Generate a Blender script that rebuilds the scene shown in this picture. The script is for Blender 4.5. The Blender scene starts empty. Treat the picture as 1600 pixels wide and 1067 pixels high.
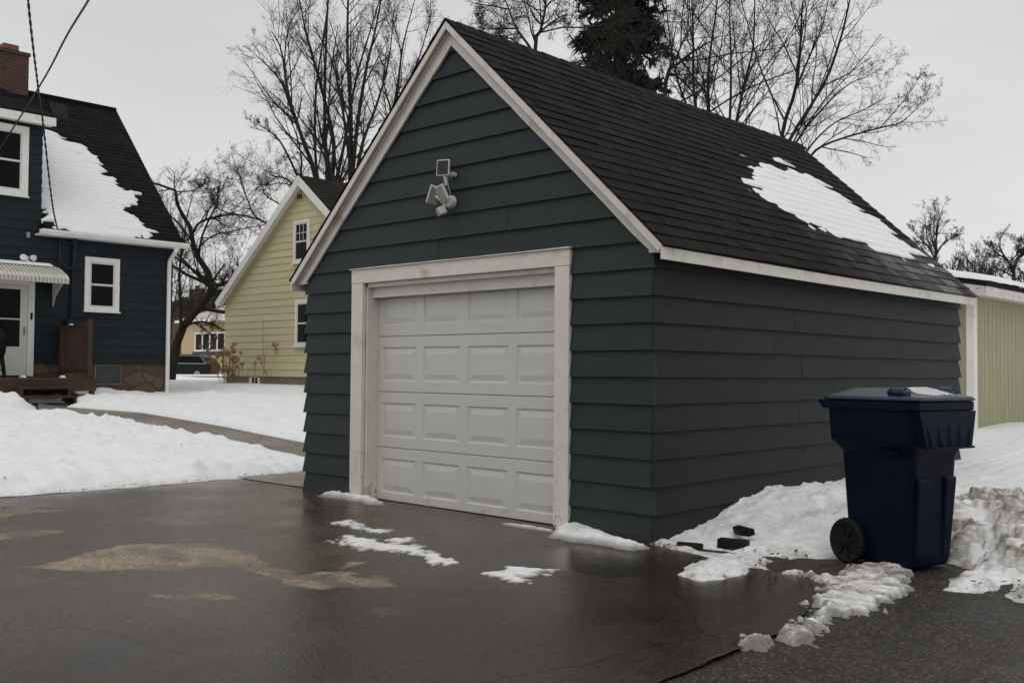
import bpy, bmesh, math, random
import numpy as np
from mathutils import Vector, Matrix
random.seed(7)
rad = math.radians
sc = bpy.context.scene
# ------------------------------------------------------------------ camera
RM = np.array([[0.72692999, 0.01422399, 0.68656425],
               [0.68666561, -0.02662392, -0.72648573],
               [0.0079455, 0.99954432, -0.02912085]])
CAM = np.array([4.388, -6.185, 1.28]); FPX = 1569.0
cd = bpy.data.cameras.new('camera'); cam = bpy.data.objects.new('camera', cd)
sc.collection.objects.link(cam); sc.camera = cam
m4 = Matrix(RM.tolist()).to_4x4(); m4.translation = Vector(CAM.tolist()); cam.matrix_world = m4
cd.sensor_width = 36; cd.lens = FPX / 1600 * 36; cd.clip_end = 3000; cd.clip_start = 0.1
# ------------------------------------------------------------------ sky (overcast) and soft sun
SUN_EL, SUN_AZ = 52, 150     # azimuth clockwise from +Y
w = bpy.data.worlds.new('World'); sc.world = w; w.use_nodes = True
nt = w.node_tree; nt.nodes.clear()
def nd(t, typ, **kw):
    n = t.nodes.new(typ)
    for k, v in kw.items():
        setattr(n, k, v)
    return n
out = nd(nt, 'ShaderNodeOutputWorld'); bg = nd(nt, 'ShaderNodeBackground')
sky = nd(nt, 'ShaderNodeTexSky', sky_type='NISHITA'); sky.sun_disc = False
sky.sun_elevation = rad(SUN_EL); sky.sun_rotation = rad(SUN_AZ)
hs = nd(nt, 'ShaderNodeHueSaturation'); hs.inputs['Saturation'].default_value = 0.12
tc = nd(nt, 'ShaderNodeTexCoord'); mp = nd(nt, 'ShaderNodeMapping'); mp.inputs['Scale'].default_value = (1.0, 1.0, 4.5)
nz = nd(nt, 'ShaderNodeTexNoise'); nz.inputs['Scale'].default_value = 1.6; nz.inputs['Detail'].default_value = 4; nz.inputs['Roughness'].default_value = .45
rp = nd(nt, 'ShaderNodeValToRGB')
rp.color_ramp.elements[0].position = .30; rp.color_ramp.elements[0].color = (6.5, 6.6, 6.6, 1)
rp.color_ramp.elements[1].position = .68; rp.color_ramp.elements[1].color = (7.6, 7.65, 7.6, 1)
# thicker cloud overhead lets a little more light through than near the horizon
sx = nd(nt, 'ShaderNodeSeparateXYZ'); mr = nd(nt, 'ShaderNodeMapRange')
mr.inputs['From Min'].default_value = .35; mr.inputs['From Max'].default_value = 1; mr.inputs['To Min'].default_value = 1; mr.inputs['To Max'].default_value = 1.45
vm = nd(nt, 'ShaderNodeVectorMath', operation='SCALE')
mx = nd(nt, 'ShaderNodeMix', data_type='RGBA'); mx.inputs['Factor'].default_value = .90
L = nt.links.new
L(sky.outputs[0], hs.inputs['Color']); L(tc.outputs['Generated'], mp.inputs[0]); L(mp.outputs[0], nz.inputs['Vector'])
L(nz.outputs['Fac'], rp.inputs[0]); L(tc.outputs['Generated'], sx.inputs[0]); L(sx.outputs['Z'], mr.inputs['Value'])
L(rp.outputs[0], vm.inputs[0]); L(mr.outputs[0], vm.inputs['Scale'])
L(hs.outputs[0], mx.inputs['A']); L(vm.outputs[0], mx.inputs['B']); L(mx.outputs['Result'], bg.inputs['Color'])
bg.inputs['Strength'].default_value = 0.10; L(bg.outputs[0], out.inputs[0])
sd = bpy.data.lights.new('sun', 'SUN'); sd.energy = 0.5; sd.angle = rad(35); sd.color = (1, .96, .9)
so = bpy.data.objects.new('sun', sd); sc.collection.objects.link(so)
az = rad(SUN_AZ); el = rad(SUN_EL)
sdir = Vector((math.sin(az) * math.cos(el), math.cos(az) * math.cos(el), math.sin(el)))
so.rotation_euler = sdir.to_track_quat('Z', 'Y').to_euler(); so.location = (0, -10, 20)
sc.view_settings.view_transform = 'Standard'; sc.view_settings.look = 'None'
sc.view_settings.exposure = 0.0; sc.view_settings.gamma = 1
sc.view_settings.use_curve_mapping = False

# ------------------------------------------------------------------ camera-geometry helpers (survey of the place)
def raw(px, py): return RM @ np.array([px - 800., 533.5 - py, -FPX])
def G(px, py, z=0.):
    d = raw(px, py); return CAM + d * ((z - CAM[2]) / d[2])
def at(px, py, D):
    return CAM + raw(px, py) * (D / FPX)
def onp(px, py, axis, val):
    d = raw(px, py); return CAM + d * ((val - CAM[axis]) / d[axis])
def ss(a, b, x):
    t = np.clip((x - a) / (b - a), 0, 1); return t * t * (3 - 2 * t)
def terr(x, y):
    x = np.asarray(x, float); y = np.asarray(y, float)
    return .60 * ss(-5.8, -17., x) + .25 * ss(-17, -50, x) + .12 * ss(5, 11, y) * ss(-8, -3, x)
def Gt(px, py):
    z = 0
    for _ in range(60):
        p = G(px, py, z); z = .5 * z + .5 * float(terr(p[0], p[1]))
    return p
# numpy noise
def _h(ix, iy, s):
    n = (ix * 374761393 + iy * 668265263 + s * 974711) & 0x7fffffff
    n = ((n ^ (n >> 13)) * 1274126177) & 0x7fffffff
    return ((n ^ (n >> 16)) & 0xffff) / 65535.0
def vnoise(x, y, s=0):
    ix = np.floor(x).astype(np.int64); iy = np.floor(y).astype(np.int64)
    fx = x - ix; fy = y - iy; fx = fx * fx * (3 - 2 * fx); fy = fy * fy * (3 - 2 * fy)
    a = _h(ix, iy, s); b = _h(ix + 1, iy, s); c = _h(ix, iy + 1, s); d = _h(ix + 1, iy + 1, s)
    return (a * (1 - fx) + b * fx) * (1 - fy) + (c * (1 - fx) + d * fx) * fy - .5
def fbm(x, y, s=0, o=4, g=.5):
    r = 0; a = 1.
    for i in range(o):
        r = r + a * vnoise(x * 2 ** i + 17.3 * i, y * 2 ** i + 5.1 * i, s + i); a *= g
    return r
def sdf(poly, X, Y):
    """signed distance, positive inside"""
    P = np.asarray(poly, float)[:, :2]; Q = np.roll(P, -1, 0)
    d = np.full(X.shape, 1e9); ins = np.zeros(X.shape, bool)
    for a, b in zip(P, Q):
        e = b - a; t = np.clip(((X - a[0]) * e[0] + (Y - a[1]) * e[1]) / max(e @ e, 1e-9), 0, 1)
        d = np.minimum(d, np.hypot(X - a[0] - t * e[0], Y - a[1] - t * e[1]))
        c = ((a[1] > Y) != (b[1] > Y))
        with np.errstate(divide='ignore', invalid='ignore'):
            ins ^= c & (X < (b[0] - a[0]) * (Y - a[1]) / (b[1] - a[1] + 1e-12) + a[0])
    return np.where(ins, d, -d)
def pxpoly(pts, z=0.): return np.array([G(a, b, z)[:2] for a, b in pts])

# ------------------------------------------------------------------ materials
def mat(name, col, rough=.6, var=.12, vscale=3., bump=0., bscale=40., stretch=(1, 1, 1), spec=.5, metal=0., col2=None, island=0., coat=0., fine=None):
    m = bpy.data.materials.new(name); m.use_nodes = True; t = m.node_tree; b = t.nodes['Principled BSDF']
    b.inputs['Roughness'].default_value = rough; b.inputs['Metallic'].default_value = metal
    b.inputs['Specular IOR Level'].default_value = spec; b.inputs['Coat Weight'].default_value = coat
    c = nd(t, 'ShaderNodeTexCoord'); mpn = nd(t, 'ShaderNodeMapping'); mpn.inputs['Scale'].default_value = stretch
    t.links.new(c.outputs['Object'], mpn.inputs[0])
    n = nd(t, 'ShaderNodeTexNoise'); n.inputs['Scale'].default_value = vscale; n.inputs['Detail'].default_value = 6; n.inputs['Roughness'].default_value = .6
    t.links.new(mpn.outputs[0], n.inputs['Vector'])
    r = nd(t, 'ShaderNodeValToRGB'); e = r.color_ramp.elements; e[0].position = .3; e[1].position = .7
    c2 = col2 or tuple(min(1, k * (1 + var)) for k in col)
    e[0].color = (*[k * (1 - var) for k in col], 1) if not col2 else (*col, 1); e[1].color = (*c2, 1)
    t.links.new(n.outputs['Fac'], r.inputs[0]); cur = r.outputs[0]
    if island:
        g = nd(t, 'ShaderNodeNewGeometry'); mr_ = nd(t, 'ShaderNodeMapRange')
        mr_.inputs['To Min'].default_value = 1 - island; mr_.inputs['To Max'].default_value = 1 + island
        t.links.new(g.outputs['Random Per Island'], mr_.inputs['Value'])
        v = nd(t, 'ShaderNodeVectorMath', operation='SCALE'); t.links.new(cur, v.inputs[0]); t.links.new(mr_.outputs[0], v.inputs['Scale']); cur = v.outputs[0]
    t.links.new(cur, b.inputs['Base Color'])
    if bump:
        n2 = nd(t, 'ShaderNodeTexNoise'); n2.inputs['Scale'].default_value = bscale; n2.inputs['Detail'].default_value = 5
        t.links.new(mpn.outputs[0], n2.inputs['Vector'])
        bp = nd(t, 'ShaderNodeBump'); bp.inputs['Strength'].default_value = bump; bp.inputs['Distance'].default_value = .01
        t.links.new(n2.outputs['Fac'], bp.inputs['Height']); t.links.new(bp.outputs[0], b.inputs['Normal'])
    m['cur'] = 0
    return m
def spots(m, col, scale, thresh, width=.02, stretch=(1, 1, 1), zfade=None, detail=3):
    """paint chips / dirt spots on top of a mat()'s colour; zfade=(z_full,z_none) keeps them near an object's foot"""
    t = m.node_tree; b = t.nodes['Principled BSDF']; src = b.inputs['Base Color'].links[0].from_socket
    c = nd(t, 'ShaderNodeTexCoord'); mpn = nd(t, 'ShaderNodeMapping'); mpn.inputs['Scale'].default_value = stretch
    t.links.new(c.outputs['Object'], mpn.inputs[0])
    n = nd(t, 'ShaderNodeTexNoise'); n.inputs['Scale'].default_value = scale; n.inputs['Detail'].default_value = detail; n.inputs['Roughness'].default_value = .65
    t.links.new(mpn.outputs[0], n.inputs['Vector'])
    mrr = nd(t, 'ShaderNodeMapRange'); mrr.inputs['From Min'].default_value = thresh; mrr.inputs['From Max'].default_value = thresh + width
    val = n.outputs['Fac']
    if zfade:
        s = nd(t, 'ShaderNodeSeparateXYZ'); t.links.new(c.outputs['Object'], s.inputs[0])
        z = nd(t, 'ShaderNodeMapRange'); z.inputs['From Min'].default_value = zfade[0]; z.inputs['From Max'].default_value = zfade[1]; z.inputs['To Min'].default_value = 0; z.inputs['To Max'].default_value = .25
        t.links.new(s.outputs['Z'], z.inputs['Value'])
        su = nd(t, 'ShaderNodeMath', operation='SUBTRACT'); t.links.new(val, su.inputs[0]); t.links.new(z.outputs[0], su.inputs[1]); val = su.outputs[0]
    t.links.new(val, mrr.inputs['Value'])
    x = nd(t, 'ShaderNodeMix', data_type='RGBA'); x.inputs['B'].default_value = (*col, 1)
    t.links.new(mrr.outputs[0], x.inputs['Factor']); t.links.new(src, x.inputs['A']); t.links.new(x.outputs['Result'], b.inputs['Base Color'])
    return m
M = {}
M['siding'] = mat('dark slate siding paint', (.0225, .0305, .0305), .55, .12, 2.5, .35, 22, (1, 1, 9), island=.10, spec=.22)
spots(M['siding'], (.30, .30, .27), 55, .69, .02, (1, 1, 1.3), (.15, 1.0))
spots(M['siding'], (.085, .065, .045), 9, .62, .05, (1, 1, 2.5), (.03, .45))
M['siding_side'] = mat('darker greyer slate siding paint', (.0180, .0208, .0198), .55, .14, 2.5, .35, 22, (1, 1, 9), island=.12, spec=.14)  # darker, greyer copy of the siding colour, for the right wall
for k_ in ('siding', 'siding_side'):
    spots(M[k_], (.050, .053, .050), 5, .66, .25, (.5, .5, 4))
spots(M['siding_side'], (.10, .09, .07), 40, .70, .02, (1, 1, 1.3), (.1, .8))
M['house_siding'] = mat('dark blue house siding', (.0115, .0180, .0235), .5, .08, 1.5, .2, 20, (1, 1, 8), island=.06, spec=.2)
M['yellow'] = mat('pale yellow siding', (.57, .50, .30), .6, .06, 1.2, .15, 20, (1, 1, 8), island=.04)
M['green'] = mat('pale green plywood siding', (.32, .31, .19), .7, .14, 2.0, .4, 14, (7, 7, .7))
spots(M['green'], (.24, .25, .13), 3, .56, .25, (9, 9, .5))
M['trim'] = mat('weathered white trim paint', (.62, .58, .53), .55, .06, 5, .25, 30, (1, 1, 1))
spots(M['trim'], (.17, .11, .08), 30, .555, .03, (1, 1, .35), (.0, .8), 4)
spots(M['trim'], (.42, .37, .31), 4, .56, .2); spots(M['trim'], (.24, .18, .13), 60, .72, .02, (1, 1, .5))
M['htrim'] = mat('white house trim', (.76, .74, .70), .5, .05, 4)
spots(M['htrim'], (.5, .43, .36), 3, .6, .2)
M['door'] = mat('white steel garage door', (.53, .515, .485), .45, .03, 3, .22, 18, (1, 1, 14))
spots(M['door'], (.34, .31, .26), 6, .52, .3, (1, 1, 1.5), (.0, .6))
M['shingle'] = mat('charcoal asphalt shingles', (.0085, .0083, .0080), .75, .25, 16, .8, 160, island=.40, spec=.08)
def wet_zone(m, axis, a, b_):
    t = m.node_tree; b = t.nodes['Principled BSDF']; c = nd(t, 'ShaderNodeTexCoord'); s_ = nd(t, 'ShaderNodeSeparateXYZ'); t.links.new(c.outputs['Object'], s_.inputs[0])
    n = nd(t, 'ShaderNodeTexNoise'); n.inputs['Scale'].default_value = 1.3; n.inputs['Detail'].default_value = 5; t.links.new(c.outputs['Object'], n.inputs['Vector'])
    ad = nd(t, 'ShaderNodeMath', operation='MULTIPLY_ADD'); ad.inputs[1].default_value = 2.2; t.links.new(n.outputs['Fac'], ad.inputs[0]); t.links.new(s_.outputs[axis], ad.inputs[2])
    r = nd(t, 'ShaderNodeMapRange'); r.inputs['From Min'].default_value = a; r.inputs['From Max'].default_value = b_; t.links.new(ad.outputs[0], r.inputs['Value'])
    rx_ = nd(t, 'ShaderNodeMapRange'); rx_.inputs['From Min'].default_value = 1.55; rx_.inputs['From Max'].default_value = 1.9; t.links.new(s_.outputs['X'], rx_.inputs['Value'])
    mm = nd(t, 'ShaderNodeMath', operation='MULTIPLY'); t.links.new(r.outputs[0], mm.inputs[0]); t.links.new(rx_.outputs[0], mm.inputs[1])
    g_ = nd(t, 'ShaderNodeNewGeometry'); gi = nd(t, 'ShaderNodeMapRange'); gi.inputs['To Min'].default_value = .25; gi.inputs['To Max'].default_value = 1.0; t.links.new(g_.outputs['Random Per Island'], gi.inputs['Value'])
    m5 = nd(t, 'ShaderNodeMath', operation='MULTIPLY'); t.links.new(mm.outputs[0], m5.inputs[0]); t.links.new(gi.outputs[0], m5.inputs[1]); r = m5
    for nm, lo, hi in (('Roughness', .75, .30), ('Specular IOR Level', .08, .6)):
        q = nd(t, 'ShaderNodeMapRange'); q.inputs['To Min'].default_value = lo; q.inputs['To Max'].default_value = hi; t.links.new(r.outputs[0], q.inputs['Value']); t.links.new(q.outputs[0], b.inputs[nm])
M['garage_shingle'] = mat('charcoal asphalt shingles wet below the snow', (.0085, .0083, .0080), .75, .25, 16, .8, 160, island=.42, spec=.08)
wet_zone(M['garage_shingle'], 'Y', .8, 3.2)
M['old_shingle'] = mat('brown black shingles', (.016, .0135, .012), .8, .25, 10, .6, 120, island=.3, spec=.1)
M['glass'] = mat('dark window glass', (.006, .006, .0065), .06, .0, 1, .02, 3, spec=.08)
M['sash'] = mat('white vinyl sash', (.62, .61, .58), .4, .03)
M['stone'] = mat('fieldstone foundation', (.12, .07, .048), .75, .3, 5, .8, 25, col2=(.055, .038, .03))
def stonemat(m):
    t = m.node_tree; b = t.nodes['Principled BSDF']; c = nd(t, 'ShaderNodeTexCoord'); mpn = nd(t, 'ShaderNodeMapping'); mpn.inputs['Scale'].default_value = (1, 1, 1.5); t.links.new(c.outputs['Object'], mpn.inputs[0])
    ve = nd(t, 'ShaderNodeTexVoronoi', feature='DISTANCE_TO_EDGE'); vc = nd(t, 'ShaderNodeTexVoronoi')
    for v in (ve, vc): v.inputs['Scale'].default_value = 2.4; t.links.new(mpn.outputs[0], v.inputs['Vector'])
    se = nd(t, 'ShaderNodeSeparateColor'); t.links.new(vc.outputs['Color'], se.inputs[0])
    r = nd(t, 'ShaderNodeValToRGB'); r.color_ramp.elements[0].color = (.062, .036, .024, 1); r.color_ramp.elements[1].color = (.12, .07, .043, 1); t.links.new(se.outputs[0], r.inputs[0])
    mr_ = nd(t, 'ShaderNodeMapRange'); mr_.inputs['From Min'].default_value = .02; mr_.inputs['From Max'].default_value = .06; t.links.new(ve.outputs['Distance'], mr_.inputs['Value'])
    x = nd(t, 'ShaderNodeMix', data_type='RGBA'); x.inputs['A'].default_value = (.05, .034, .024, 1); t.links.new(r.outputs[0], x.inputs['B']); t.links.new(mr_.outputs[0], x.inputs['Factor']); t.links.new(x.outputs['Result'], b.inputs['Base Color'])
    bp = nd(t, 'ShaderNodeBump'); bp.inputs['Strength'].default_value = .7; bp.inputs['Distance'].default_value = .02; t.links.new(mr_.outputs[0], bp.inputs['Height']); t.links.new(bp.outputs[0], b.inputs['Normal'])
stonemat(M['stone'])
M['cement'] = mat('cement foundation', (.21, .165, .12), .8, .2, 3, .4, 30)
M['brick'] = bpy.data.materials.new('red brick')
def brickmat(m, c1, c2, mo, sx):
    m.use_nodes = True; t = m.node_tree; b = t.nodes['Principled BSDF']; b.inputs['Roughness'].default_value = .8
    c = nd(t, 'ShaderNodeTexCoord'); s = nd(t, 'ShaderNodeSeparateXYZ'); a = nd(t, 'ShaderNodeMath', operation='ADD'); k = nd(t, 'ShaderNodeCombineXYZ')
    t.links.new(c.outputs['Object'], s.inputs[0]); t.links.new(s.outputs['X'], a.inputs[0]); t.links.new(s.outputs['Y'], a.inputs[1])
    t.links.new(a.outputs[0], k.inputs['X']); t.links.new(s.outputs['Z'], k.inputs['Y'])
    br = nd(t, 'ShaderNodeTexBrick'); br.inputs['Scale'].default_value = 1; br.inputs['Brick Width'].default_value = .215 * sx; br.inputs['Row Height'].default_value = .075 * sx; br.inputs['Mortar Size'].default_value = .009 * sx
    br.inputs['Color1'].default_value = (*c1, 1); br.inputs['Color2'].default_value = (*c2, 1); br.inputs['Mortar'].default_value = (*mo, 1)
    t.links.new(k.outputs[0], br.inputs['Vector']); t.links.new(br.outputs['Color'], b.inputs['Base Color'])
    bp = nd(t, 'ShaderNodeBump'); bp.inputs['Strength'].default_value = .6; bp.inputs['Distance'].default_value = .01; bp.invert = True
    t.links.new(br.outputs['Fac'], bp.inputs['Height']); t.links.new(bp.outputs[0], b.inputs['Normal'])
brickmat(M['brick'], (.07, .026, .017), (.042, .018, .013), (.09, .06, .045), 1)
M['clay'] = mat('clay flue tile', (.16, .075, .045), .8, .2, 8)
M['bark'] = mat('grey brown bark', (.032, .026, .021), .9, .35, 5, .9, 18, (4, 4, .8), spec=.1)
M['twig'] = mat('dark twigs', (.036, .031, .026), .85, .2, 3, spec=.1)
M['needle'] = mat('dark spruce needles', (.009, .010, .007), .8, .4, 2, island=.5)
M['hedge'] = mat('dark cedar foliage', (.009, .012, .007), .8, .4, 2, island=.5)
M['deadplant'] = mat('dried flower heads', (.36, .21, .10), .9, .35, 8, island=.3)
M['stem'] = mat('dried plant stems', (.26, .17, .10), .9, .25, 8)
M['wood'] = mat('brown stained deck wood', (.046, .0225, .0125), .7, .3, 4, .4, 20, (2, 2, 2), island=.25)
M['black'] = mat('black rubber and plastic', (.006, .006, .006), .6, .2, 6, .1, 40, spec=.2)
M['blackgloss'] = mat('black car paint', (.004, .004, .005), .25, .05, 2, spec=.25)
M['cable'] = mat('black cable jacket', (.014, .014, .015), .5, .1)
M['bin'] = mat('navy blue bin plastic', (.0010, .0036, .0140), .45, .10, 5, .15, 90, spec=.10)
spots(M['bin'], (.003, .007, .020), 7, .6, .3, (1, 1, .5))
M['binlid'] = mat('wet navy bin lid lightened for sky reflection', (.004, .012, .036), .33, .15, 6, .12, 60, spec=.4)  # base colour lifted above the body's to carry the sky reflected on the lid
M['chrome'] = mat('bright metal trim', (.35, .35, .35), .25, .02, metal=1)
M['redlens'] = mat('red tail lamp lens', (.16, .008, .006), .2, .05)
M['whiteplastic'] = mat('off white plastic', (.55, .54, .50), .4, .06, 8)
M['greyplastic'] = mat('grey plastic lamp face', (.26, .235, .225), .45, .06, 8)
M['solar'] = mat('black solar cells', (.006, .006, .010), .15, .1)
M['alum'] = mat('weathered awning aluminium', (.55, .53, .48), .5, .12, 6)
M['beige'] = mat('beige stucco', (.46, .35, .20), .9, .12, 5, .4, 30)
M['brownboard'] = mat('brown timber board', (.055, .032, .022), .7, .2)
M['interior'] = mat('dark interior', (.01, .01, .01), .9, .1)

def snowmat(name, col, dirt, rough=.65, attr=True):
    m = bpy.data.materials.new(name); m.use_nodes = True; t = m.node_tree; b = t.nodes['Principled BSDF']
    b.inputs['Roughness'].default_value = rough; b.inputs['Specular IOR Level'].default_value = .3
    c = nd(t, 'ShaderNodeTexCoord')
    n = nd(t, 'ShaderNodeTexNoise'); n.inputs['Scale'].default_value = 7; n.inputs['Detail'].default_value = 7; n.inputs['Roughness'].default_value = .7
    t.links.new(c.outputs['Object'], n.inputs['Vector'])
    a = nd(t, 'ShaderNodeAttribute'); a.attribute_name = 'dirt'
    r = nd(t, 'ShaderNodeMapRange'); r.inputs['From Min'].default_value = .35; r.inputs['From Max'].default_value = .68; r.inputs['To Min'].default_value = .0; r.inputs['To Max'].default_value = 1.5
    t.links.new(n.outputs['Fac'], r.inputs['Value'])
    mu = nd(t, 'ShaderNodeMath', operation='MULTIPLY', use_clamp=True); t.links.new(a.outputs['Fac'], mu.inputs[0]); t.links.new(r.outputs[0], mu.inputs[1])
    x = nd(t, 'ShaderNodeMix', data_type='RGBA'); x.inputs['A'].default_value = (*col, 1); x.inputs['B'].default_value = (*dirt, 1)
    t.links.new(mu.outputs[0], x.inputs['Factor'])
    # dark grit specks where the snow is dirty
    n3 = nd(t, 'ShaderNodeTexNoise'); n3.inputs['Scale'].default_value = 60; n3.inputs['Detail'].default_value = 3; t.links.new(c.outputs['Object'], n3.inputs['Vector'])
    r3 = nd(t, 'ShaderNodeMapRange'); r3.inputs['From Min'].default_value = .66; r3.inputs['From Max'].default_value = .72; t.links.new(n3.outputs['Fac'], r3.inputs['Value'])
    m3 = nd(t, 'ShaderNodeMath', operation='MULTIPLY', use_clamp=True); t.links.new(r3.outputs[0], m3.inputs[0]); t.links.new(a.outputs['Fac'], m3.inputs[1])
    x3 = nd(t, 'ShaderNodeMix', data_type='RGBA'); x3.inputs['B'].default_value = (.08, .055, .04, 1); t.links.new(x.outputs['Result'], x3.inputs['A']); t.links.new(m3.outputs[0], x3.inputs['Factor'])
    sl = nd(t, 'ShaderNodeAttribute'); sl.attribute_name = 'slush'
    x4 = nd(t, 'ShaderNodeMix', data_type='RGBA'); x4.inputs['B'].default_value = (.19, .18, .17, 1); t.links.new(x3.outputs['Result'], x4.inputs['A']); t.links.new(sl.outputs['Fac'], x4.inputs['Factor'])
    t.links.new(x4.outputs['Result'], b.inputs['Base Color'])
    n2 = nd(t, 'ShaderNodeTexNoise'); n2.inputs['Scale'].default_value = 22; n2.inputs['Detail'].default_value = 6; n2.inputs['Roughness'].default_value = .6; t.links.new(c.outputs['Object'], n2.inputs['Vector'])
    bp = nd(t, 'ShaderNodeBump'); bp.inputs['Strength'].default_value = .8; bp.inputs['Distance'].default_value = .022
    t.links.new(n2.outputs['Fac'], bp.inputs['Height']); t.links.new(bp.outputs[0], b.inputs['Normal'])
    return m
M['snow'] = snowmat('old white snow', (.80, .81, .82), (.235, .185, .145))

def paving(name, wet, dry, rough_wet, rough_dry, grain, aggregate=None):
    """wet paving with dry patches from the 'dry' attribute and standing water from 'puddle'"""
    m = bpy.data.materials.new(name); m.use_nodes = True; t = m.node_tree; b = t.nodes['Principled BSDF']; ln = t.links.new
    c = nd(t, 'ShaderNodeTexCoord')
    ad = nd(t, 'ShaderNodeAttribute'); ad.attribute_name = 'dry'
    ap = nd(t, 'ShaderNodeAttribute'); ap.attribute_name = 'puddle'
    big = nd(t, 'ShaderNodeTexNoise'); big.inputs['Scale'].default_value = .9; big.inputs['Detail'].default_value = 8; big.inputs['Roughness'].default_value = .65; ln(c.outputs['Object'], big.inputs['Vector'])
    fine = nd(t, 'ShaderNodeTexNoise'); fine.inputs['Scale'].default_value = grain; fine.inputs['Detail'].default_value = 4; fine.inputs['Roughness'].default_value = .7; ln(c.outputs['Object'], fine.inputs['Vector'])
    r = nd(t, 'ShaderNodeValToRGB'); e = r.color_ramp.elements; e[0].position = .3; e[1].position = .72
    e[0].color = (*[k * .5 for k in wet], 1); e[1].color = (*[k * 1.6 for k in wet], 1); ln(big.outputs['Fac'], r.inputs[0])
    x = nd(t, 'ShaderNodeMix', data_type='RGBA'); x.inputs['B'].default_value = (*dry, 1); ln(r.outputs[0], x.inputs['A']); ln(ad.outputs['Fac'], x.inputs['Factor'])
    gm = nd(t, 'ShaderNodeMapRange'); gm.inputs['From Min'].default_value = .3; gm.inputs['From Max'].default_value = .7; gm.inputs['To Min'].default_value = .45; gm.inputs['To Max'].default_value = 1.55; ln(fine.outputs['Fac'], gm.inputs['Value'])
    v = nd(t, 'ShaderNodeVectorMath', operation='SCALE'); ln(x.outputs['Result'], v.inputs[0]); ln(gm.outputs[0], v.inputs['Scale']); cur = v.outputs[0]
    f2 = nd(t, 'ShaderNodeTexNoise'); f2.inputs['Scale'].default_value = grain * 3.3; f2.inputs['Detail'].default_value = 2; ln(c.outputs['Object'], f2.inputs['Vector'])
    g2 = nd(t, 'ShaderNodeMapRange'); g2.inputs['From Min'].default_value = .3; g2.inputs['From Max'].default_value = .7; g2.inputs['To Min'].default_value = .5; g2.inputs['To Max'].default_value = 1.5; ln(f2.outputs['Fac'], g2.inputs['Value'])
    v3 = nd(t, 'ShaderNodeVectorMath', operation='SCALE'); ln(cur, v3.inputs[0]); ln(g2.outputs[0], v3.inputs['Scale']); cur = v3.outputs[0]
    aw = nd(t, 'ShaderNodeAttribute'); aw.attribute_name = 'reflect_dark'
    gs = nd(t, 'ShaderNodeMapRange'); gs.inputs['To Min'].default_value = 1; gs.inputs['To Max'].default_value = .4; ln(aw.outputs['Fac'], gs.inputs['Value'])  # scales the base colour down where a dark reflection is painted in
    v4 = nd(t, 'ShaderNodeVectorMath', operation='SCALE'); ln(cur, v4.inputs[0]); ln(gs.outputs[0], v4.inputs['Scale']); cur = v4.outputs[0]
    # dark pits / bits of grit
    sp = nd(t, 'ShaderNodeTexVoronoi'); sp.inputs['Scale'].default_value = 16; ln(c.outputs['Object'], sp.inputs['Vector'])
    spm = nd(t, 'ShaderNodeMapRange'); spm.inputs['From Min'].default_value = .05; spm.inputs['From Max'].default_value = .09; spm.inputs['To Min'].default_value = .35; spm.inputs['To Max'].default_value = 1; ln(sp.outputs['Distance'], spm.inputs['Value'])
    v2 = nd(t, 'ShaderNodeVectorMath', operation='SCALE'); ln(cur, v2.inputs[0]); ln(spm.outputs[0], v2.inputs['Scale']); cur = v2.outputs[0]
    wn_ = nd(t, 'ShaderNodeTexNoise'); wn_.inputs['Scale'].default_value = 1.1; wn_.inputs['Detail'].default_value = 6; ln(c.outputs['Object'], wn_.inputs['Vector'])
    wm = nd(t, 'ShaderNodeMix', data_type='RGBA'); wm.inputs['Factor'].default_value = .35; ln(c.outputs['Object'], wm.inputs['A']); ln(wn_.outputs['Color'], wm.inputs['B'])
    cr = nd(t, 'ShaderNodeTexVoronoi', feature='DISTANCE_TO_EDGE'); cr.inputs['Scale'].default_value = .55; ln(wm.outputs['Result'], cr.inputs['Vector'])
    cm = nd(t, 'ShaderNodeMapRange'); cm.inputs['From Min'].default_value = .001; cm.inputs['From Max'].default_value = .004; cm.inputs['To Min'].default_value = .3; ln(cr.outputs['Distance'], cm.inputs['Value'])
    vc_ = nd(t, 'ShaderNodeVectorMath', operation='SCALE'); ln(cur, vc_.inputs[0]); ln(cm.outputs[0], vc_.inputs['Scale']); cur = vc_.outputs[0]
    if aggregate:
        vo = nd(t, 'ShaderNodeTexVoronoi'); vo.inputs['Scale'].default_value = 75; ln(c.outputs['Object'], vo.inputs['Vector'])
        ra = nd(t, 'ShaderNodeValToRGB'); ea = ra.color_ramp.elements; ea[0].position = .72; ea[1].position = .95; ea[0].color = (0, 0, 0, 1); ea[1].color = (*aggregate, 1)
        sepc = nd(t, 'ShaderNodeSeparateColor'); ln(vo.outputs['Color'], sepc.inputs[0]); ln(sepc.outputs[0], ra.inputs[0])
        adn = nd(t, 'ShaderNodeVectorMath', operation='ADD'); ln(cur, adn.inputs[0]); ln(ra.outputs[0], adn.inputs[1]); cur = adn.outputs[0]
    ln(cur, b.inputs['Base Color'])
    rr = nd(t, 'ShaderNodeMapRange'); rr.inputs['From Min'].default_value = .35; rr.inputs['From Max'].default_value = .7; rr.inputs['To Min'].default_value = rough_wet[0]; rr.inputs['To Max'].default_value = rough_wet[1]; ln(big.outputs['Fac'], rr.inputs['Value'])
    rx = nd(t, 'ShaderNodeMix', data_type='FLOAT'); rx.inputs['B'].default_value = rough_dry; ln(ad.outputs['Fac'], rx.inputs['Factor']); ln(rr.outputs[0], rx.inputs['A'])
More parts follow.
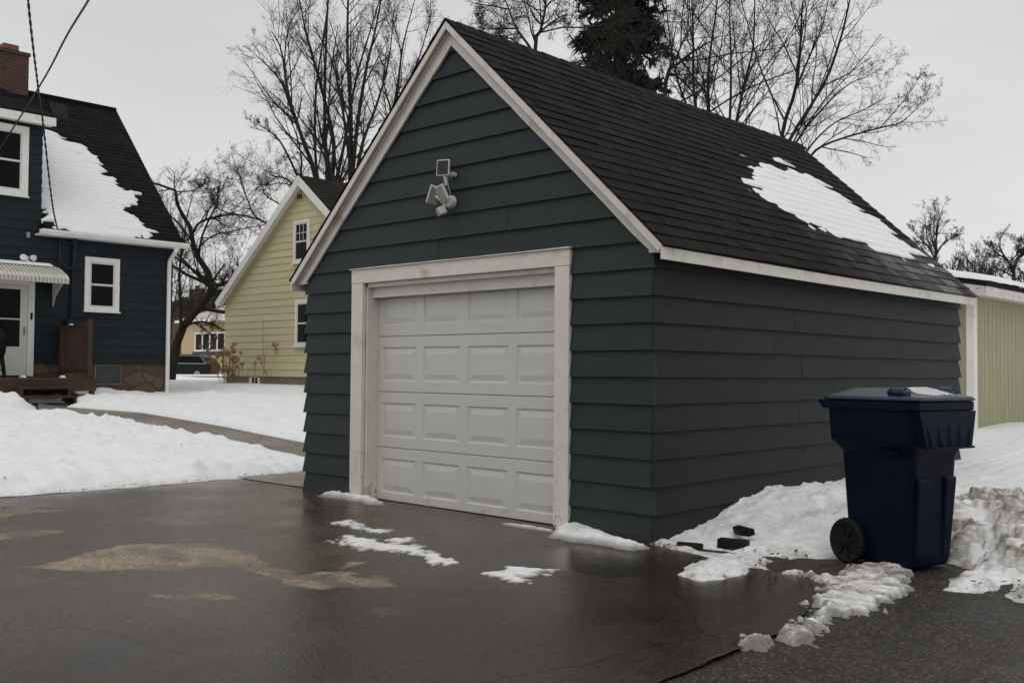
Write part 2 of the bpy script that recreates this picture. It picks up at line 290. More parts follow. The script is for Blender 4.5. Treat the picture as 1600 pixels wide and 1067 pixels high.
    ry = nd(t, 'ShaderNodeMix', data_type='FLOAT'); ry.inputs['B'].default_value = .06; ln(ap.outputs['Fac'], ry.inputs['Factor']); ln(rx.outputs['Result'], ry.inputs['A']); ln(ry.outputs['Result'], b.inputs['Roughness'])
    bp = nd(t, 'ShaderNodeBump'); bp.inputs['Distance'].default_value = .006
    bs = nd(t, 'ShaderNodeMapRange'); bs.inputs['To Min'].default_value = .6 if aggregate else .45; bs.inputs['To Max'].default_value = .03; ln(ap.outputs['Fac'], bs.inputs['Value']); ln(bs.outputs[0], bp.inputs['Strength'])
    ah = nd(t, 'ShaderNodeMath', operation='ADD'); ln(fine.outputs['Fac'], ah.inputs[0]); ln(f2.outputs['Fac'], ah.inputs[1]); ln(ah.outputs[0], bp.inputs['Height']); ln(bp.outputs[0], b.inputs['Normal'])
    b.inputs['Specular IOR Level'].default_value = .36
    return m
M['concrete'] = paving('wet concrete', (.060, .0435, .0305), (.27, .215, .155), (.12, .46), .85, 38)
M['asphalt'] = paving('wet asphalt', (.016, .0122, .0090), (.05, .045, .04), (.5, .7), .85, 60, (.060, .050, .040))
M['walk'] = paving('damp sidewalk concrete', (.19, .165, .14), (.26, .23, .2), (.6, .8), .9, 30)

# ------------------------------------------------------------------ object helpers
COL = sc.collection
def tag(o, label=None, cat=None, group=None, kind=None):
    if label: o['label'] = label
    if cat: o['category'] = cat
    if group: o['group'] = group
    if kind: o['kind'] = kind
    return o
def thing(name, loc, label, cat, group=None, rz=0):
    o = bpy.data.objects.new(name, None); o.empty_display_size = .2; COL.objects.link(o)
    o.location = loc; o.rotation_euler = (0, 0, rz); return tag(o, label, cat, group)
def origin(o):
    v = Vector((0, 0, 0))
    while o is not None:
        v = v + o.location; o = o.parent
    return v
def link(name, me, m, parent=None, smooth=False):
    o = bpy.data.objects.new(name, me); COL.objects.link(o)
    for k in (m if isinstance(m, (list, tuple)) else [m]): me.materials.append(k)
    if parent is not None: o.parent = parent
    if smooth:
        me.polygons.foreach_set('use_smooth', [True] * len(me.polygons))
    return o
class MB:
    def __init__(s): s.v = []; s.f = []; s.mi = []
    def add(s, vs, fs, mi=0):
        k = len(s.v); s.v += [tuple(map(float, p)) for p in vs]; s.f += [tuple(i + k for i in f) for f in fs]; s.mi += [mi] * len(fs); return s
    def box(s, x0, x1, y0, y1, z0, z1, mi=0):
        v = [(x0, y0, z0), (x1, y0, z0), (x1, y1, z0), (x0, y1, z0), (x0, y0, z1), (x1, y0, z1), (x1, y1, z1), (x0, y1, z1)]
        return s.add(v, [(0, 3, 2, 1), (4, 5, 6, 7), (0, 1, 5, 4), (1, 2, 6, 5), (2, 3, 7, 6), (3, 0, 4, 7)], mi)
    def prism(s, pts, off, mi=0):
        """closed polygon of 3D points extruded by vector off"""
        n = len(pts); o = np.array(off); P = [np.array(p, float) for p in pts]
        v = P + [p + o for p in P]
        return s.add(v, [tuple(range(n - 1, -1, -1)), tuple(range(n, 2 * n))] + [(i, (i + 1) % n, n + (i + 1) % n, n + i) for i in range(n)], mi)
    def beam(s, a, b, w, h, up=(0, 0, 1), mi=0):
        a = Vector(a); b = Vector(b); d = (b - a).normalized(); u = d.cross(Vector(up)).normalized(); v = u.cross(d)
        c = [(-1, -1), (1, -1), (1, 1), (-1, 1)]
        vs = [p + u * (i * w / 2) + v * (j * h / 2) for p in (a, b) for i, j in c]
        return s.add(vs, [(3, 2, 1, 0), (4, 5, 6, 7), (0, 1, 5, 4), (1, 2, 6, 5), (2, 3, 7, 6), (3, 0, 4, 7)], mi)
    def tube(s, pts, r, n=8, mi=0, cap=True):
        P = np.array(pts, float); N = len(P); R = np.full(N, r) if np.isscalar(r) else np.array(r)
        v, f = tube_arrays(P[None], R[None], n); f = [tuple(q) for q in f]
        if cap: f += [tuple(range(n - 1, -1, -1)), tuple((N - 1) * n + i for i in range(n))]
        return s.add(v, f, mi)
    def loft(s, rings, cap=True, mi=0):
        n = len(rings[0]); v = [p for r in rings for p in r]
        f = [(k * n + i, k * n + (i + 1) % n, (k + 1) * n + (i + 1) % n, (k + 1) * n + i) for k in range(len(rings) - 1) for i in range(n)]
        if cap: f += [tuple(range(n - 1, -1, -1)), tuple((len(rings) - 1) * n + i for i in range(n))]
        return s.add(v, f, mi)
    def build(s, name, m, parent=None, bevel=0, local=False, smooth=False, segs=2):
        me = bpy.data.meshes.new(name); o0 = Vector((0, 0, 0)) if (parent is None or local) else origin(parent)
        me.from_pydata([(a - o0.x, b - o0.y, c - o0.z) for a, b, c in s.v], [], s.f)
        me.polygons.foreach_set('material_index', s.mi); me.update()
        o = link(name, me, m, parent, smooth)
        if bevel:
            b = o.modifiers.new('bevel', 'BEVEL'); b.width = bevel; b.segments = segs; b.limit_method = 'ANGLE'; b.angle_limit = rad(35)
        return o
def tube_arrays(P, R, n):
    """P (M,N,3), R (M,N) -> verts, quads"""
    Mn, N, _ = P.shape
    T = np.gradient(P, axis=1) if N > 1 else P; T = T / (np.linalg.norm(T, axis=2, keepdims=True) + 1e-12)
    D = P[:, -1] - P[:, 0]; ref = np.zeros_like(D); ref[np.arange(Mn), np.argmin(np.abs(D), 1)] = 1
    U = np.cross(T, ref[:, None, :]); U /= (np.linalg.norm(U, axis=2, keepdims=True) + 1e-12); V = np.cross(T, U)
    a = np.arange(n) / n * 2 * np.pi
    v = P[:, :, None, :] + R[:, :, None, None] * (U[:, :, None, :] * np.cos(a)[None, None, :, None] + V[:, :, None, :] * np.sin(a)[None, None, :, None])
    base = (np.arange(Mn) * N * n)[:, None, None] + (np.arange(N - 1) * n)[None, :, None]
    i = np.arange(n)[None, None, :]; j = (i + 1) % n
    f = np.stack([base + i, base + j, base + n + j, base + n + i], -1).reshape(-1, 4)
    return v.reshape(-1, 3), f
def npmesh(name, v, f, m, parent=None, smooth=True, attrs=None):
    me = bpy.data.meshes.new(name); v = np.asarray(v, np.float32)
    if parent is not None: v = v - np.array(origin(parent), np.float32)
    f = np.asarray(f, np.int32); nv = len(v); nf, k = f.shape
    me.vertices.add(nv); me.vertices.foreach_set('co', v.ravel()); me.loops.add(nf * k); me.loops.foreach_set('vertex_index', f.ravel())
    me.polygons.add(nf); me.polygons.foreach_set('loop_start', np.arange(nf, dtype=np.int32) * k)
    me.update(calc_edges=True)
    for an, av in (attrs or {}).items():
        at_ = me.attributes.new(an, 'FLOAT', 'POINT'); at_.data.foreach_set('value', np.asarray(av, np.float32).ravel())
    o = link(name, me, m, parent, smooth); return o
def sheet(name, xs, ys, Z, m, keep=None, attrs=None, parent=None, smooth=True, XY=None):
    X, Y = np.meshgrid(xs, ys, indexing='ij') if XY is None else XY; nx, ny = X.shape
    v = np.stack([X, Y, Z], -1).reshape(-1, 3)
    i = np.arange(nx - 1)[:, None] * ny + np.arange(ny - 1)[None]; f = np.stack([i, i + ny, i + ny + 1, i + 1], -1).reshape(-1, 4)
    if keep is not None:
        k = keep.ravel()[f].any(1); f = f[k]; used = np.zeros(len(v), bool); used[f.ravel()] = True
        idx = np.cumsum(used) - 1; v = v[used]; f = idx[f]; attrs = {a: np.asarray(b).ravel()[used] for a, b in (attrs or {}).items()}
    return npmesh(name, v, f, m, parent, smooth, attrs)
def grade(a, b, fine0, fine1, step, growth=1.18):
    """coordinates fine between fine0..fine1 and growing outwards to a..b"""
    c = list(np.arange(fine0, fine1 + 1e-6, step)); s = step; x = c[-1]
    while x < b: s = min(s * growth, 12); x += s; c.append(min(x, b))
    s = step; x = c[0]; l = []
    while x > a: s = min(s * growth, 12); x -= s; l.append(max(x, a))
    return np.array(l[::-1] + c)

# ================================================================== SETTING
xs = grade(-900, 900, -14, 8, .5); ys = grade(-900, 900, -12, 14, .5)
X, Y = np.meshgrid(xs, ys, indexing='ij')
gz = terr(X, Y) - .012 + .01 * fbm(X * .8, Y * .8, 3) - .06 * ss(1.6, 2.1, X) * ss(.9, .2, Y) - .06 * ss(-5.3, -4.9, X) * ss(-.2, -.7, Y) * ss(2.1, 1.6, X)
m = bpy.data.materials.new('wet soil and dead grass with far snow'); m.use_nodes = True
t = m.node_tree; b = t.nodes['Principled BSDF']; b.inputs['Roughness'].default_value = .8
c = nd(t, 'ShaderNodeTexCoord'); n = nd(t, 'ShaderNodeTexNoise'); n.inputs['Scale'].default_value = 25; n.inputs['Detail'].default_value = 8; t.links.new(c.outputs['Object'], n.inputs['Vector'])
r = nd(t, 'ShaderNodeValToRGB'); r.color_ramp.elements[0].position = .35; r.color_ramp.elements[0].color = (.012, .009, .007, 1); r.color_ramp.elements[1].position = .7; r.color_ramp.elements[1].color = (.075, .045, .026, 1); t.links.new(n.outputs['Fac'], r.inputs[0])
a = nd(t, 'ShaderNodeAttribute'); a.attribute_name = 'far'
x = nd(t, 'ShaderNodeMix', data_type='RGBA'); x.inputs['B'].default_value = (.78, .79, .81, 1); t.links.new(r.outputs[0], x.inputs['A']); t.links.new(a.outputs['Fac'], x.inputs['Factor']); t.links.new(x.outputs['Result'], b.inputs['Base Color'])
bp = nd(t, 'ShaderNodeBump'); bp.inputs['Strength'].default_value = .8; bp.inputs['Distance'].default_value = .02; t.links.new(n.outputs['Fac'], bp.inputs['Height']); t.links.new(bp.outputs[0], b.inputs['Normal'])
tag(sheet('ground', xs, ys, gz, m, attrs={'far': (np.hypot(X + 15, Y - 3) > 48).astype(float)}), kind='structure')

# driveway slab of wet concrete with drying patches
dx = np.arange(-6.0, 2.01, .025); dy = np.concatenate([np.arange(-12, -5, .2), np.arange(-5, .16, .025)])
X, Y = np.meshgrid(dx, dy, indexing='ij')
nzv = .035 * fbm(X * 5, Y * 5, 11) + .05 * fbm(X * 1.5, Y * 1.5, 12)
dryP = [[(40, 887), (110, 878), (150, 862), (200, 853), (260, 850), (330, 851), (375, 862), (410, 875), (430, 888), (470, 897), (510, 893), (540, 880), (575, 878), (560, 885), (545, 891), (575, 895), (610, 897), (618, 917), (560, 920), (500, 924), (440, 917), (400, 897), (370, 887), (300, 889), (220, 889), (150, 891)],
        [(247, 931), (300, 926), (350, 927), (385, 935), (350, 940), (280, 939)],
        [(-80, 795), (0, 793), (60, 795), (105, 798), (50, 805), (0, 812), (-80, 815)], [(-80, 836), (0, 832), (50, 828), (108, 830), (60, 838), (0, 845), (-80, 850)],
        [(578, 955), (600, 951), (620, 958), (600, 963)]]
holeP = [[(537, 898), (565, 894), (592, 896), (582, 906), (550, 905)], [(240, 858), (265, 856), (300, 876), (285, 880), (255, 870)]]
dry = np.zeros(X.shape)
for i, pl in enumerate(dryP):
    s_ = sdf(pxpoly(pl), X, Y) + nzv * 1.5 + .05 * fbm(X * 4 + Y * 6, Y * 14 - X * 5, 17)
    dry = np.maximum(dry, ss(-.008, .014, s_ + .012 * fbm(X * 20, Y * 20, 13)) * (.45 if i == 4 else (.7 if i in (2, 3) else .95)))
for i, pl in enumerate(holeP):
    dry *= 1 - ss(-.03, .03, sdf(pxpoly(pl), X, Y) + nzv) * (.9 if i == 0 else .5)
dry *= np.clip(.45 + 1.3 * np.clip(fbm(X * 3, Y * 6, 31) + .3, 0, .6), 0, 1)
pud = ss(.0, .25, fbm(X * .9, Y * .9, 21) * 1.0 + .02) * ss(-2.6, -.6, Y) * ss(-5.5, -3.5, X)
pud = np.maximum(pud * .55, ss(-.02, .2, sdf(pxpoly([(840, 862), (900, 850), (1040, 868), (1090, 885), (1060, 910), (930, 915), (850, 890)]), X, Y) + nzv * 2) * .75)
pud *= 1 - ss(0, .3, dry)
slab = np.array([(-5.9, -14), (1.99, -14), (1.975, -2.75), (1.93, -1.6), (1.62, -.31), (.95, -.30), (.05, -.03), (.05, .12), (-4.45, .12), (-5.9, .5)])
sd_ = sdf(slab, X, Y) + .02 * fbm(X * 4, Y * 4, 15) + .012 * fbm(X * 14, Y * 14, 16)
ng = lambda A_, B2: sdf(slab, A_, B2) + .02 * fbm(A_ * 4, B2 * 4, 15) + .012 * fbm(A_ * 14, B2 * 14, 16)
gxx, gyy = (ng(X + .005, Y) - sd_) / .005, (ng(X, Y + .005) - sd_) / .005; out_ = (sd_ < 0) & (sd_ > -.2); g2_ = np.maximum(gxx ** 2 + gyy ** 2, .3)
XO, YO = X - np.where(out_, sd_ * gxx / g2_, 0), Y - np.where(out_, sd_ * gyy / g2_, 0)
dz = .006 + .004 * fbm(X * .7, Y * .7, 5)
tag(sheet('driveway', dx, dy, dz, M['concrete'], keep=sd_ > 0, smooth=False, XY=(XO, YO), attrs={'dry': dry, 'puddle': pud, 'reflect_dark': np.clip(ss(-1.4, .8, X) + .5 * fbm(X * 1.2, Y * 1.2, 19) * ss(-3, 0, X), 0, 1)}), kind='structure')  # colour darkened to the right, standing in for the garage's dark reflection
# lighter dry slab beside the garage
px_ = np.arange(-6.05, -4.43, .03); py_ = np.arange(.165, 2.0, .03); X, Y = np.meshgrid(px_, py_, indexing='ij')
tag(sheet('pavement', px_, py_, .012 + terr(X, Y) + .003 * fbm(X, Y, 8), M['walk'], attrs={'dry': ss(-.2, .2, fbm(X * 2, Y * 2, 9))}), kind='structure')
# alley asphalt
ax = grade(1.6, 16, 1.6, 3.6, .04); ay = grade(-40, 1.4, -3.2, 1.4, .04); X, Y = np.meshgrid(ax, ay, indexing='ij')
pudA = ss(.05, .3, sdf(pxpoly([(1480, 1040), (1560, 990), (1650, 985), (1700, 1067), (1600, 1100)]), X, Y) + .3 * fbm(X * 2, Y * 2, 14)) * .35
tag(sheet('road', ax, ay, -.012 + .012 * fbm(X * 1.2, Y * 1.2, 6) + .004 * fbm(X * 9, Y * 9, 7), M['asphalt'], attrs={'dry': pudA * 0, 'puddle': pudA}), kind='structure')
# garden path to the blue house
A = [Gt(*p) for p in ((60, 632), (97, 637), (219, 646), (350, 668), (480, 694), (560, 709))]; B_ = [Gt(*p) for p in ((60, 646), (97, 644), (219, 664), (344, 686), (480, 717), (560, 734))]
mb = MB(); seg = 14
for i in range(len(A) - 1):
    for k in range(seg):
        q = [A[i] + (A[i + 1] - A[i]) * k / seg, A[i] + (A[i + 1] - A[i]) * (k + 1) / seg, B_[i] + (B_[i + 1] - B_[i]) * (k + 1) / seg, B_[i] + (B_[i + 1] - B_[i]) * k / seg]
        mb.add([(p[0], p[1], float(terr(p[0], p[1])) + .018) for p in q], [(3, 2, 1, 0)])
tag(mb.build('path', M['walk']), kind='structure')
path_poly = np.array([a[:2] for a in A] + [b_[:2] for b_ in B_[::-1]])

# ---- snow on the left yard
xs = grade(-70, -5.4, -16, -5.4, .05); ys = grade(-45, 70, -3.6, 6, .05); X, Y = np.meshgrid(xs, ys, indexing='ij')
e1 = (-6.10 - X) + .14 * fbm(X * 2, Y * 2, 41) + .05 * fbm(X * 9, Y * 9, 42) + .10 * ss(.2, 1.2, Y)
e2 = -sdf(path_poly, X, Y) + .06 * fbm(X * 2.5, Y * 2.5, 43) + .05 * fbm(X * 9, Y * 9, 44) - .03
gx = np.maximum(-X - 4.47, 0)        # keep clear of the slab beside the garage
e3 = np.where((X > -6.02) & (Y > -.1) & (Y < 2.0), -1, 1.)
d = np.minimum(np.minimum(e1, e2), e3)
th = np.where(d > 0, .125 * (1 - np.exp(-np.maximum(d, 0) / .16)), np.maximum(d, -.04) * 2) - .025
lump = .055 * fbm(X * 1.4, Y * 1.4, 45) + .11 * np.abs(fbm(X * 3.2, Y * 3.2, 46)) * ss(-.5, .2, fbm(X * .7, Y * .7, 47)) + .034 * fbm(X * 9, Y * 9, 48)
th = th + lump * ss(.02, .35, d)
# trench where someone shovelled along the drive, pile heads along its edge
th += .05 * np.exp(-((d - .45) / .22) ** 2) * ss(-.1, .35, fbm(X * 1.1, Y * 1.1, 49))
th -= .12 * np.exp(-(((X + 7.1) / .30) ** 2 + ((Y + 1.15) / .10) ** 2)) * 0
th += .22 * np.exp(-(((X + 14.9) / .8) ** 2 + ((Y - .35) / .6) ** 2)) - .16 * np.exp(-(((X + 15.35) / .75) ** 4 + ((Y - 1.85) / .6) ** 4)) - .11 * ss(7.5, 9, Y) + .1 * np.exp(-(((X + 17) / .5) ** 2 + ((Y - 3.6) / .5) ** 2))
bare = sdf([(-21.5, 6.6), (-19.6, 7.6), (-18.2, 8.3), (-18.6, 8.9), (-20.6, 8.2)], X, Y) + .25 * fbm(X * 2, Y * 2, 50)
th -= .35 * ss(-.1, .3, bare)
rf_ = np.random.default_rng(808)
def dent(px0, py0, an, ln_, wd_, dp):
    i0, i1 = np.searchsorted(xs, [px0 - .4, px0 + .4]); j0, j1 = np.searchsorted(ys, [py0 - .4, py0 + .4])
    if i1 <= i0 or j1 <= j0: return
    xx, yy = np.meshgrid(xs[i0:i1] - px0, ys[j0:j1] - py0, indexing='ij'); u = (xx * math.cos(an) + yy * math.sin(an)) / ln_; v = (-xx * math.sin(an) + yy * math.cos(an)) / wd_; q = np.sqrt(u * u + v * v)
    th[i0:i1, j0:j1] += (np.where(q < 1, -dp * (1 - q ** 4), 0) + .35 * dp * np.exp(-((q - 1.25) / .3) ** 2)) * (d[i0:i1, j0:j1] > .25)
for tx, ty, an0, n_ in ((-7.0, -1.6, 2.7, 16), (-8.0, .3, 3.3, 14), (-7.2, -3.2, 2.2, 14), (-9.5, 3.6, 2.8, 15), (-13, 4.2, .6, 10)):
    cx_, cy_, an = tx, ty, an0
    for k in range(n_):
        an += rf_.normal() * .12; cx_ += .55 * math.cos(an); cy_ += .55 * math.sin(an); sd2 = .11 * (1 if k % 2 else -1)
        dent(cx_ - sd2 * math.sin(an), cy_ + sd2 * math.cos(an), an, .17, .075, rf_.uniform(.03, .06))
for k in range(240): dent(rf_.uniform(-15, -6.2), rf_.uniform(-4, 5), rf_.uniform(0, 3), rf_.uniform(.04, .16), rf_.uniform(.04, .10), rf_.uniform(-.04, .035))
z = terr(X, Y) + th
dirt = .18 * np.exp(-np.maximum(d, 0) / .12) + .10 * np.clip(fbm(X * 2, Y * 2, 51) + .1, 0, 1)
tag(sheet('lawn_snow', xs, ys, z, M['snow'], keep=th > -.06, attrs={'dirt': dirt}), 'white lumpy snow lying over the lawn left of the driveway', 'snow', kind='stuff')

def blobs(xs, ys, Z, pts_, sq=.75, noise=None):
    for (bx_, by_, br) in pts_:
        i0, i1 = np.searchsorted(xs, [bx_ - br, bx_ + br]); j0, j1 = np.searchsorted(ys, [by_ - br, by_ + br])
        if i1 <= i0 or j1 <= j0: continue
        xx, yy = np.meshgrid(xs[i0:i1], ys[j0:j1], indexing='ij'); r_ = np.random.default_rng(int(abs(bx_ * 9973 + by_ * 7919) * 1000)); an = r_.uniform(0, 3.14); ca, sa = math.cos(an), math.sin(an)
        u = ((xx - bx_) * ca + (yy - by_) * sa) / br; v = (-(xx - bx_) * sa + (yy - by_) * ca) / br * r_.uniform(1, 1.6)
        e = np.maximum(np.maximum(np.abs(u), np.abs(v)), np.abs(u + v * r_.uniform(.5, 1)) * .75); q = np.minimum((1 - e) * 1.9, .62 + .22 * u * r_.uniform(-1, 1) + .22 * v * r_.uniform(-1, 1))
        zc = Z[min(np.searchsorted(xs, bx_), len(xs) - 1), min(np.searchsorted(ys, by_), len(ys) - 1)]
        Z[i0:i1, j0:j1] = np.maximum(Z[i0:i1, j0:j1], np.where(e < .97, zc - .2 * br + sq * br * np.maximum(q, 0), -9))
# ---- snow beside the garage, round the bin and along the alley
xs = grade(-30, 30, -.05, 2.9, .014); ys = grade(-1.1, 60, -1.1, 3.4, .014); X, Y = np.meshgrid(xs, ys, indexing='ij')
prof = np.interp(Y, [-.2, .05, .66, 1.15, 1.78, 2.3, 3.2, 6.3, 10, 30], [-.12, -.03, .03, .10, .185, .165, .145, .13, .14, .16])
fall = ss(1.7, .1, X) * .55 + .45
n1 = fbm(X * 1.5, Y * 1.5, 61); n2 = fbm(X * 6, Y * 6, 62); n3 = np.abs(fbm(X * 9, Y * 9, 63))
front = [tuple(q) for q in pxpoly([(1028, 853), (1055, 861), (1100, 866), (1124, 874), (1088, 886), (1060, 899), (1095, 908), (1140, 904), (1175, 893), (1215, 880), (1260, 872), (1320, 872), (1360, 866)])]
edge = sdf([(-1.5, .0)] + front + [(1.75, .95), (2.0, .75), (2.02, .35), (2.1, .02), (2.3, .12), (2.36, .42), (2.5, .02), (2.9, -.2), (3.6, -.3), (9, -.2), (30, -.2), (30, 60), (-30, 60), (-30, 6.4), (-1.5, 6.4)], X, Y)
edge = edge + .10 * n1 + .07 * n2
th = np.where(edge > 0, .40 * (1 - np.exp(-edge / .55)), edge * .4)
th = np.minimum(th, np.maximum(prof, .0) * fall + .02 + .06 * np.minimum(np.maximum(edge, 0), 1.5)) + (.04 * n2 + .03 * n1 + .018 * fbm(X * 15, Y * 15, 65)) * ss(0, .2, edge)
# ploughed dirty bank right of the bin
bank = ss(1.15, 1.75, X) * np.exp(-((Y - 2.0) / .95) ** 2) + .5 * ss(1.95, 2.3, X) * np.exp(-((Y - .6) / .6) ** 2)
th += ss(0, .3, edge) * bank * (.13 + .15 * n1 + .06 * n3 + .06 * n2)
th += ss(0, .15, edge) * ss(1.3, 1.8, X) * ss(4.0, 2.7, Y) * (.05 * n3 + .03 * n2 + .02 * fbm(X * 16, Y * 16, 66))
th -= .22 * np.exp(-((Y - 9.35 - .2 * np.sin(X * 2)) / .16) ** 2) * ss(-1.3, -.9, X) * ss(1.2, .4, X)
th += .22 * np.exp(-(((X - .1) / 1.3) ** 2 + ((Y - 12.3) / 1.2) ** 2))      # mound against the green shed
for hx, hy, rx, ry, dd in ((.28, .33, .13, .05, .07), (.70, .95, .16, .06, .07), (.95, 1.25, .22, .09, .10), (.45, .10, .2, .10, .10), (.88, .22, .1, .05, .07), (1.22, .10, .28, .16, .16), (1.55, .45, .2, .12, .1), (1.1, .33, .16, .05, .06)):
    th -= dd * np.exp(-(((X - hx) / rx) ** 2 + ((Y - hy) / ry) ** 2)) * (.8 + .8 * n2)
under = np.exp(-(((X - 1.58) / .36) ** 4 + ((Y - .60) / .30) ** 4)); th = th * (1 - under) - .03 * under
rb = np.random.default_rng(404); pts_ = []
for _ in range(900):
    bx_, by_ = rb.uniform(1.45, 3.1), rb.normal(1.4, .75)
    pts_.append((bx_, by_, rb.choice([.022, .035, .055, .085], p=[.5, .3, .15, .05]) * rb.uniform(.8, 1.3)))
for _ in range(60): pts_.append((rb.uniform(.6, 1.4), rb.uniform(-.55, .3), rb.uniform(.015, .035)))
pts_ = [q for q in pts_ if edge[min(np.searchsorted(xs, q[0]), len(xs) - 1), min(np.searchsorted(ys, q[1]), len(ys) - 1)] > .03 and not (1.2 < q[0] < 1.95 and q[1] < 1.0)]
blobs(xs, ys, th, pts_)
z = terr(X, Y) + th
dirt = np.clip(1.35 * np.sqrt(np.maximum(bank, 0)) * (.50 + 1.1 * n1 + 1.3 * n2 + .6 * fbm(X * 14, Y * 14, 67)) + .12 + .45 * np.exp(-np.maximum(edge, 0) / .2) + .25 * np.exp(-((X - .35 - .35 * (Y - .6)) / .10) ** 2) * ss(.2, .8, Y) * ss(2.2, 1.4, Y), 0, 1)
inside = (X < -.02) & (X > -4.37) & (Y < 6.2)
tag(sheet('side_yard_snow', xs, ys, z, M['snow'], keep=(th > -.05) & ~inside & ~((X < 0) & (Y < 6.2)), attrs={'dirt': dirt}), 'old grey and white snow heaped along the garage side and behind the bin', 'snow', kind='stuff')

def snow_patch(name, label, polys, hmax, wd, res=.012, seed=0, rough=.04, dirt=.2, z0=.006, lumps=0., group=None):
    P = [pxpoly(p) for p in polys]; al = np.concatenate(P); lo = al.min(0) - .12; hi = al.max(0) + .12
    xs = np.arange(lo[0], hi[0], res); ys = np.arange(lo[1], hi[1], res); X, Y = np.meshgrid(xs, ys, indexing='ij')
    d = np.max([sdf(p, X, Y) for p in P], 0) + rough * 2.4 * fbm(X * 7, Y * 7, seed) + rough * 1.9 * fbm(X * 26, Y * 26, seed + 5)
    h = np.where(d > 0, hmax * (1 - np.exp(-np.maximum(d, 0) / wd)), np.maximum(d, -.05) * .5 - .002)
    h += (lumps * np.abs(fbm(X * 10, Y * 10, seed + 9)) + lumps * .5 * fbm(X * 24, Y * 24, seed + 10)) * ss(0, .06, d) + .12 * hmax * fbm(X * 12, Y * 12, seed + 3) * ss(0, .03, d)
    if lumps:
        rb = np.random.default_rng(seed); n_ = 260; bx_ = rb.uniform(lo[0], hi[0], n_ * 4); by_ = rb.uniform(lo[1], hi[1], n_ * 4)
        ok = [(a, b2, rb.uniform(.010, .034)) for a, b2 in zip(bx_, by_) if d[min(np.searchsorted(xs, a), len(xs) - 1), min(np.searchsorted(ys, b2), len(ys) - 1)] > .015][:n_]; blobs(xs, ys, h, ok, .7)
    o = sheet(name, xs, ys, z0 + h, M['snow'], keep=h > -.02, attrs={'dirt': np.clip(dirt * (.6 + 1.5 * fbm(X * 3, Y * 3, seed + 2)), 0, 1) + dirt * .5, 'slush': (1 - ss(.0, .07, d)) * .9})
    return tag(o, label, 'snow patch', group)
PG = 'melting snow patches on the wet driveway'
snow_patch('snow_patch', 'thin melting snow streak nearest the garage door on wet concrete', [[(520, 818), (545, 814), (565, 822), (610, 831), (585, 833), (545, 826)]], .006, .02, seed=3, rough=.05, dirt=.1, group=PG)
snow_patch('snow_patch', 'largest ragged melting snow patch on the driveway before the garage door', [[(516, 846), (545, 837), (590, 845), (640, 852), (675, 858), (668, 866), (700, 876), (706, 886), (680, 880), (650, 868), (600, 862), (545, 858)], [(598, 845), (640, 840), (662, 844), (630, 850)]], .008, .025, seed=5, rough=.055, dirt=.1, group=PG)
snow_patch('snow_patch', 'lone star shaped melting snow patch on concrete below the door corner', [[(742, 899), (775, 893), (800, 884), (825, 888), (858, 892), (850, 899), (815, 902), (826, 912), (805, 911), (780, 903)]], .009, .03, seed=7, rough=.05, dirt=.1, group=PG)
snow_patch('snow_clump', 'rounded white snow clump against the right foot of the door frame', [[(856, 840), (868, 830), (890, 824), (925, 828), (945, 838), (970, 848), (1012, 858), (985, 861), (935, 852), (890, 848)]], .085, .08, seed=9, rough=.015, dirt=.15)
snow_patch('snow_clump', 'small white snow clump at the left foot of the door frame', [[(500, 776), (515, 768), (535, 768), (548, 776), (575, 779), (606, 791), (575, 789), (540, 781)]], .07, .06, seed=13, rough=.02, dirt=.15)
snow_patch('snow_patch', 'flat thin snow strip under the garage door edge', [[(775, 818), (800, 818), (870, 829), (862, 832), (815, 826)]], .012, .03, seed=17, rough=.02, dirt=.1, group=PG)
snow_patch('snow_ridge', 'long dirty icy snow ridge across the slab corner in front of the bin', [[(1212, 996), (1235, 980), (1262, 968), (1290, 930), (1320, 908), (1345, 890), (1380, 882), (1410, 884), (1408, 905), (1395, 930), (1352, 945), (1322, 968), (1290, 985), (1250, 998)], [(1186, 1006), (1196, 999), (1212, 998), (1200, 1006)], [(1225, 897), (1260, 898), (1330, 912), (1310, 917)]], .038, .05, .014, seed=21, rough=.07, dirt=.7, z0=-.004, lumps=.016)

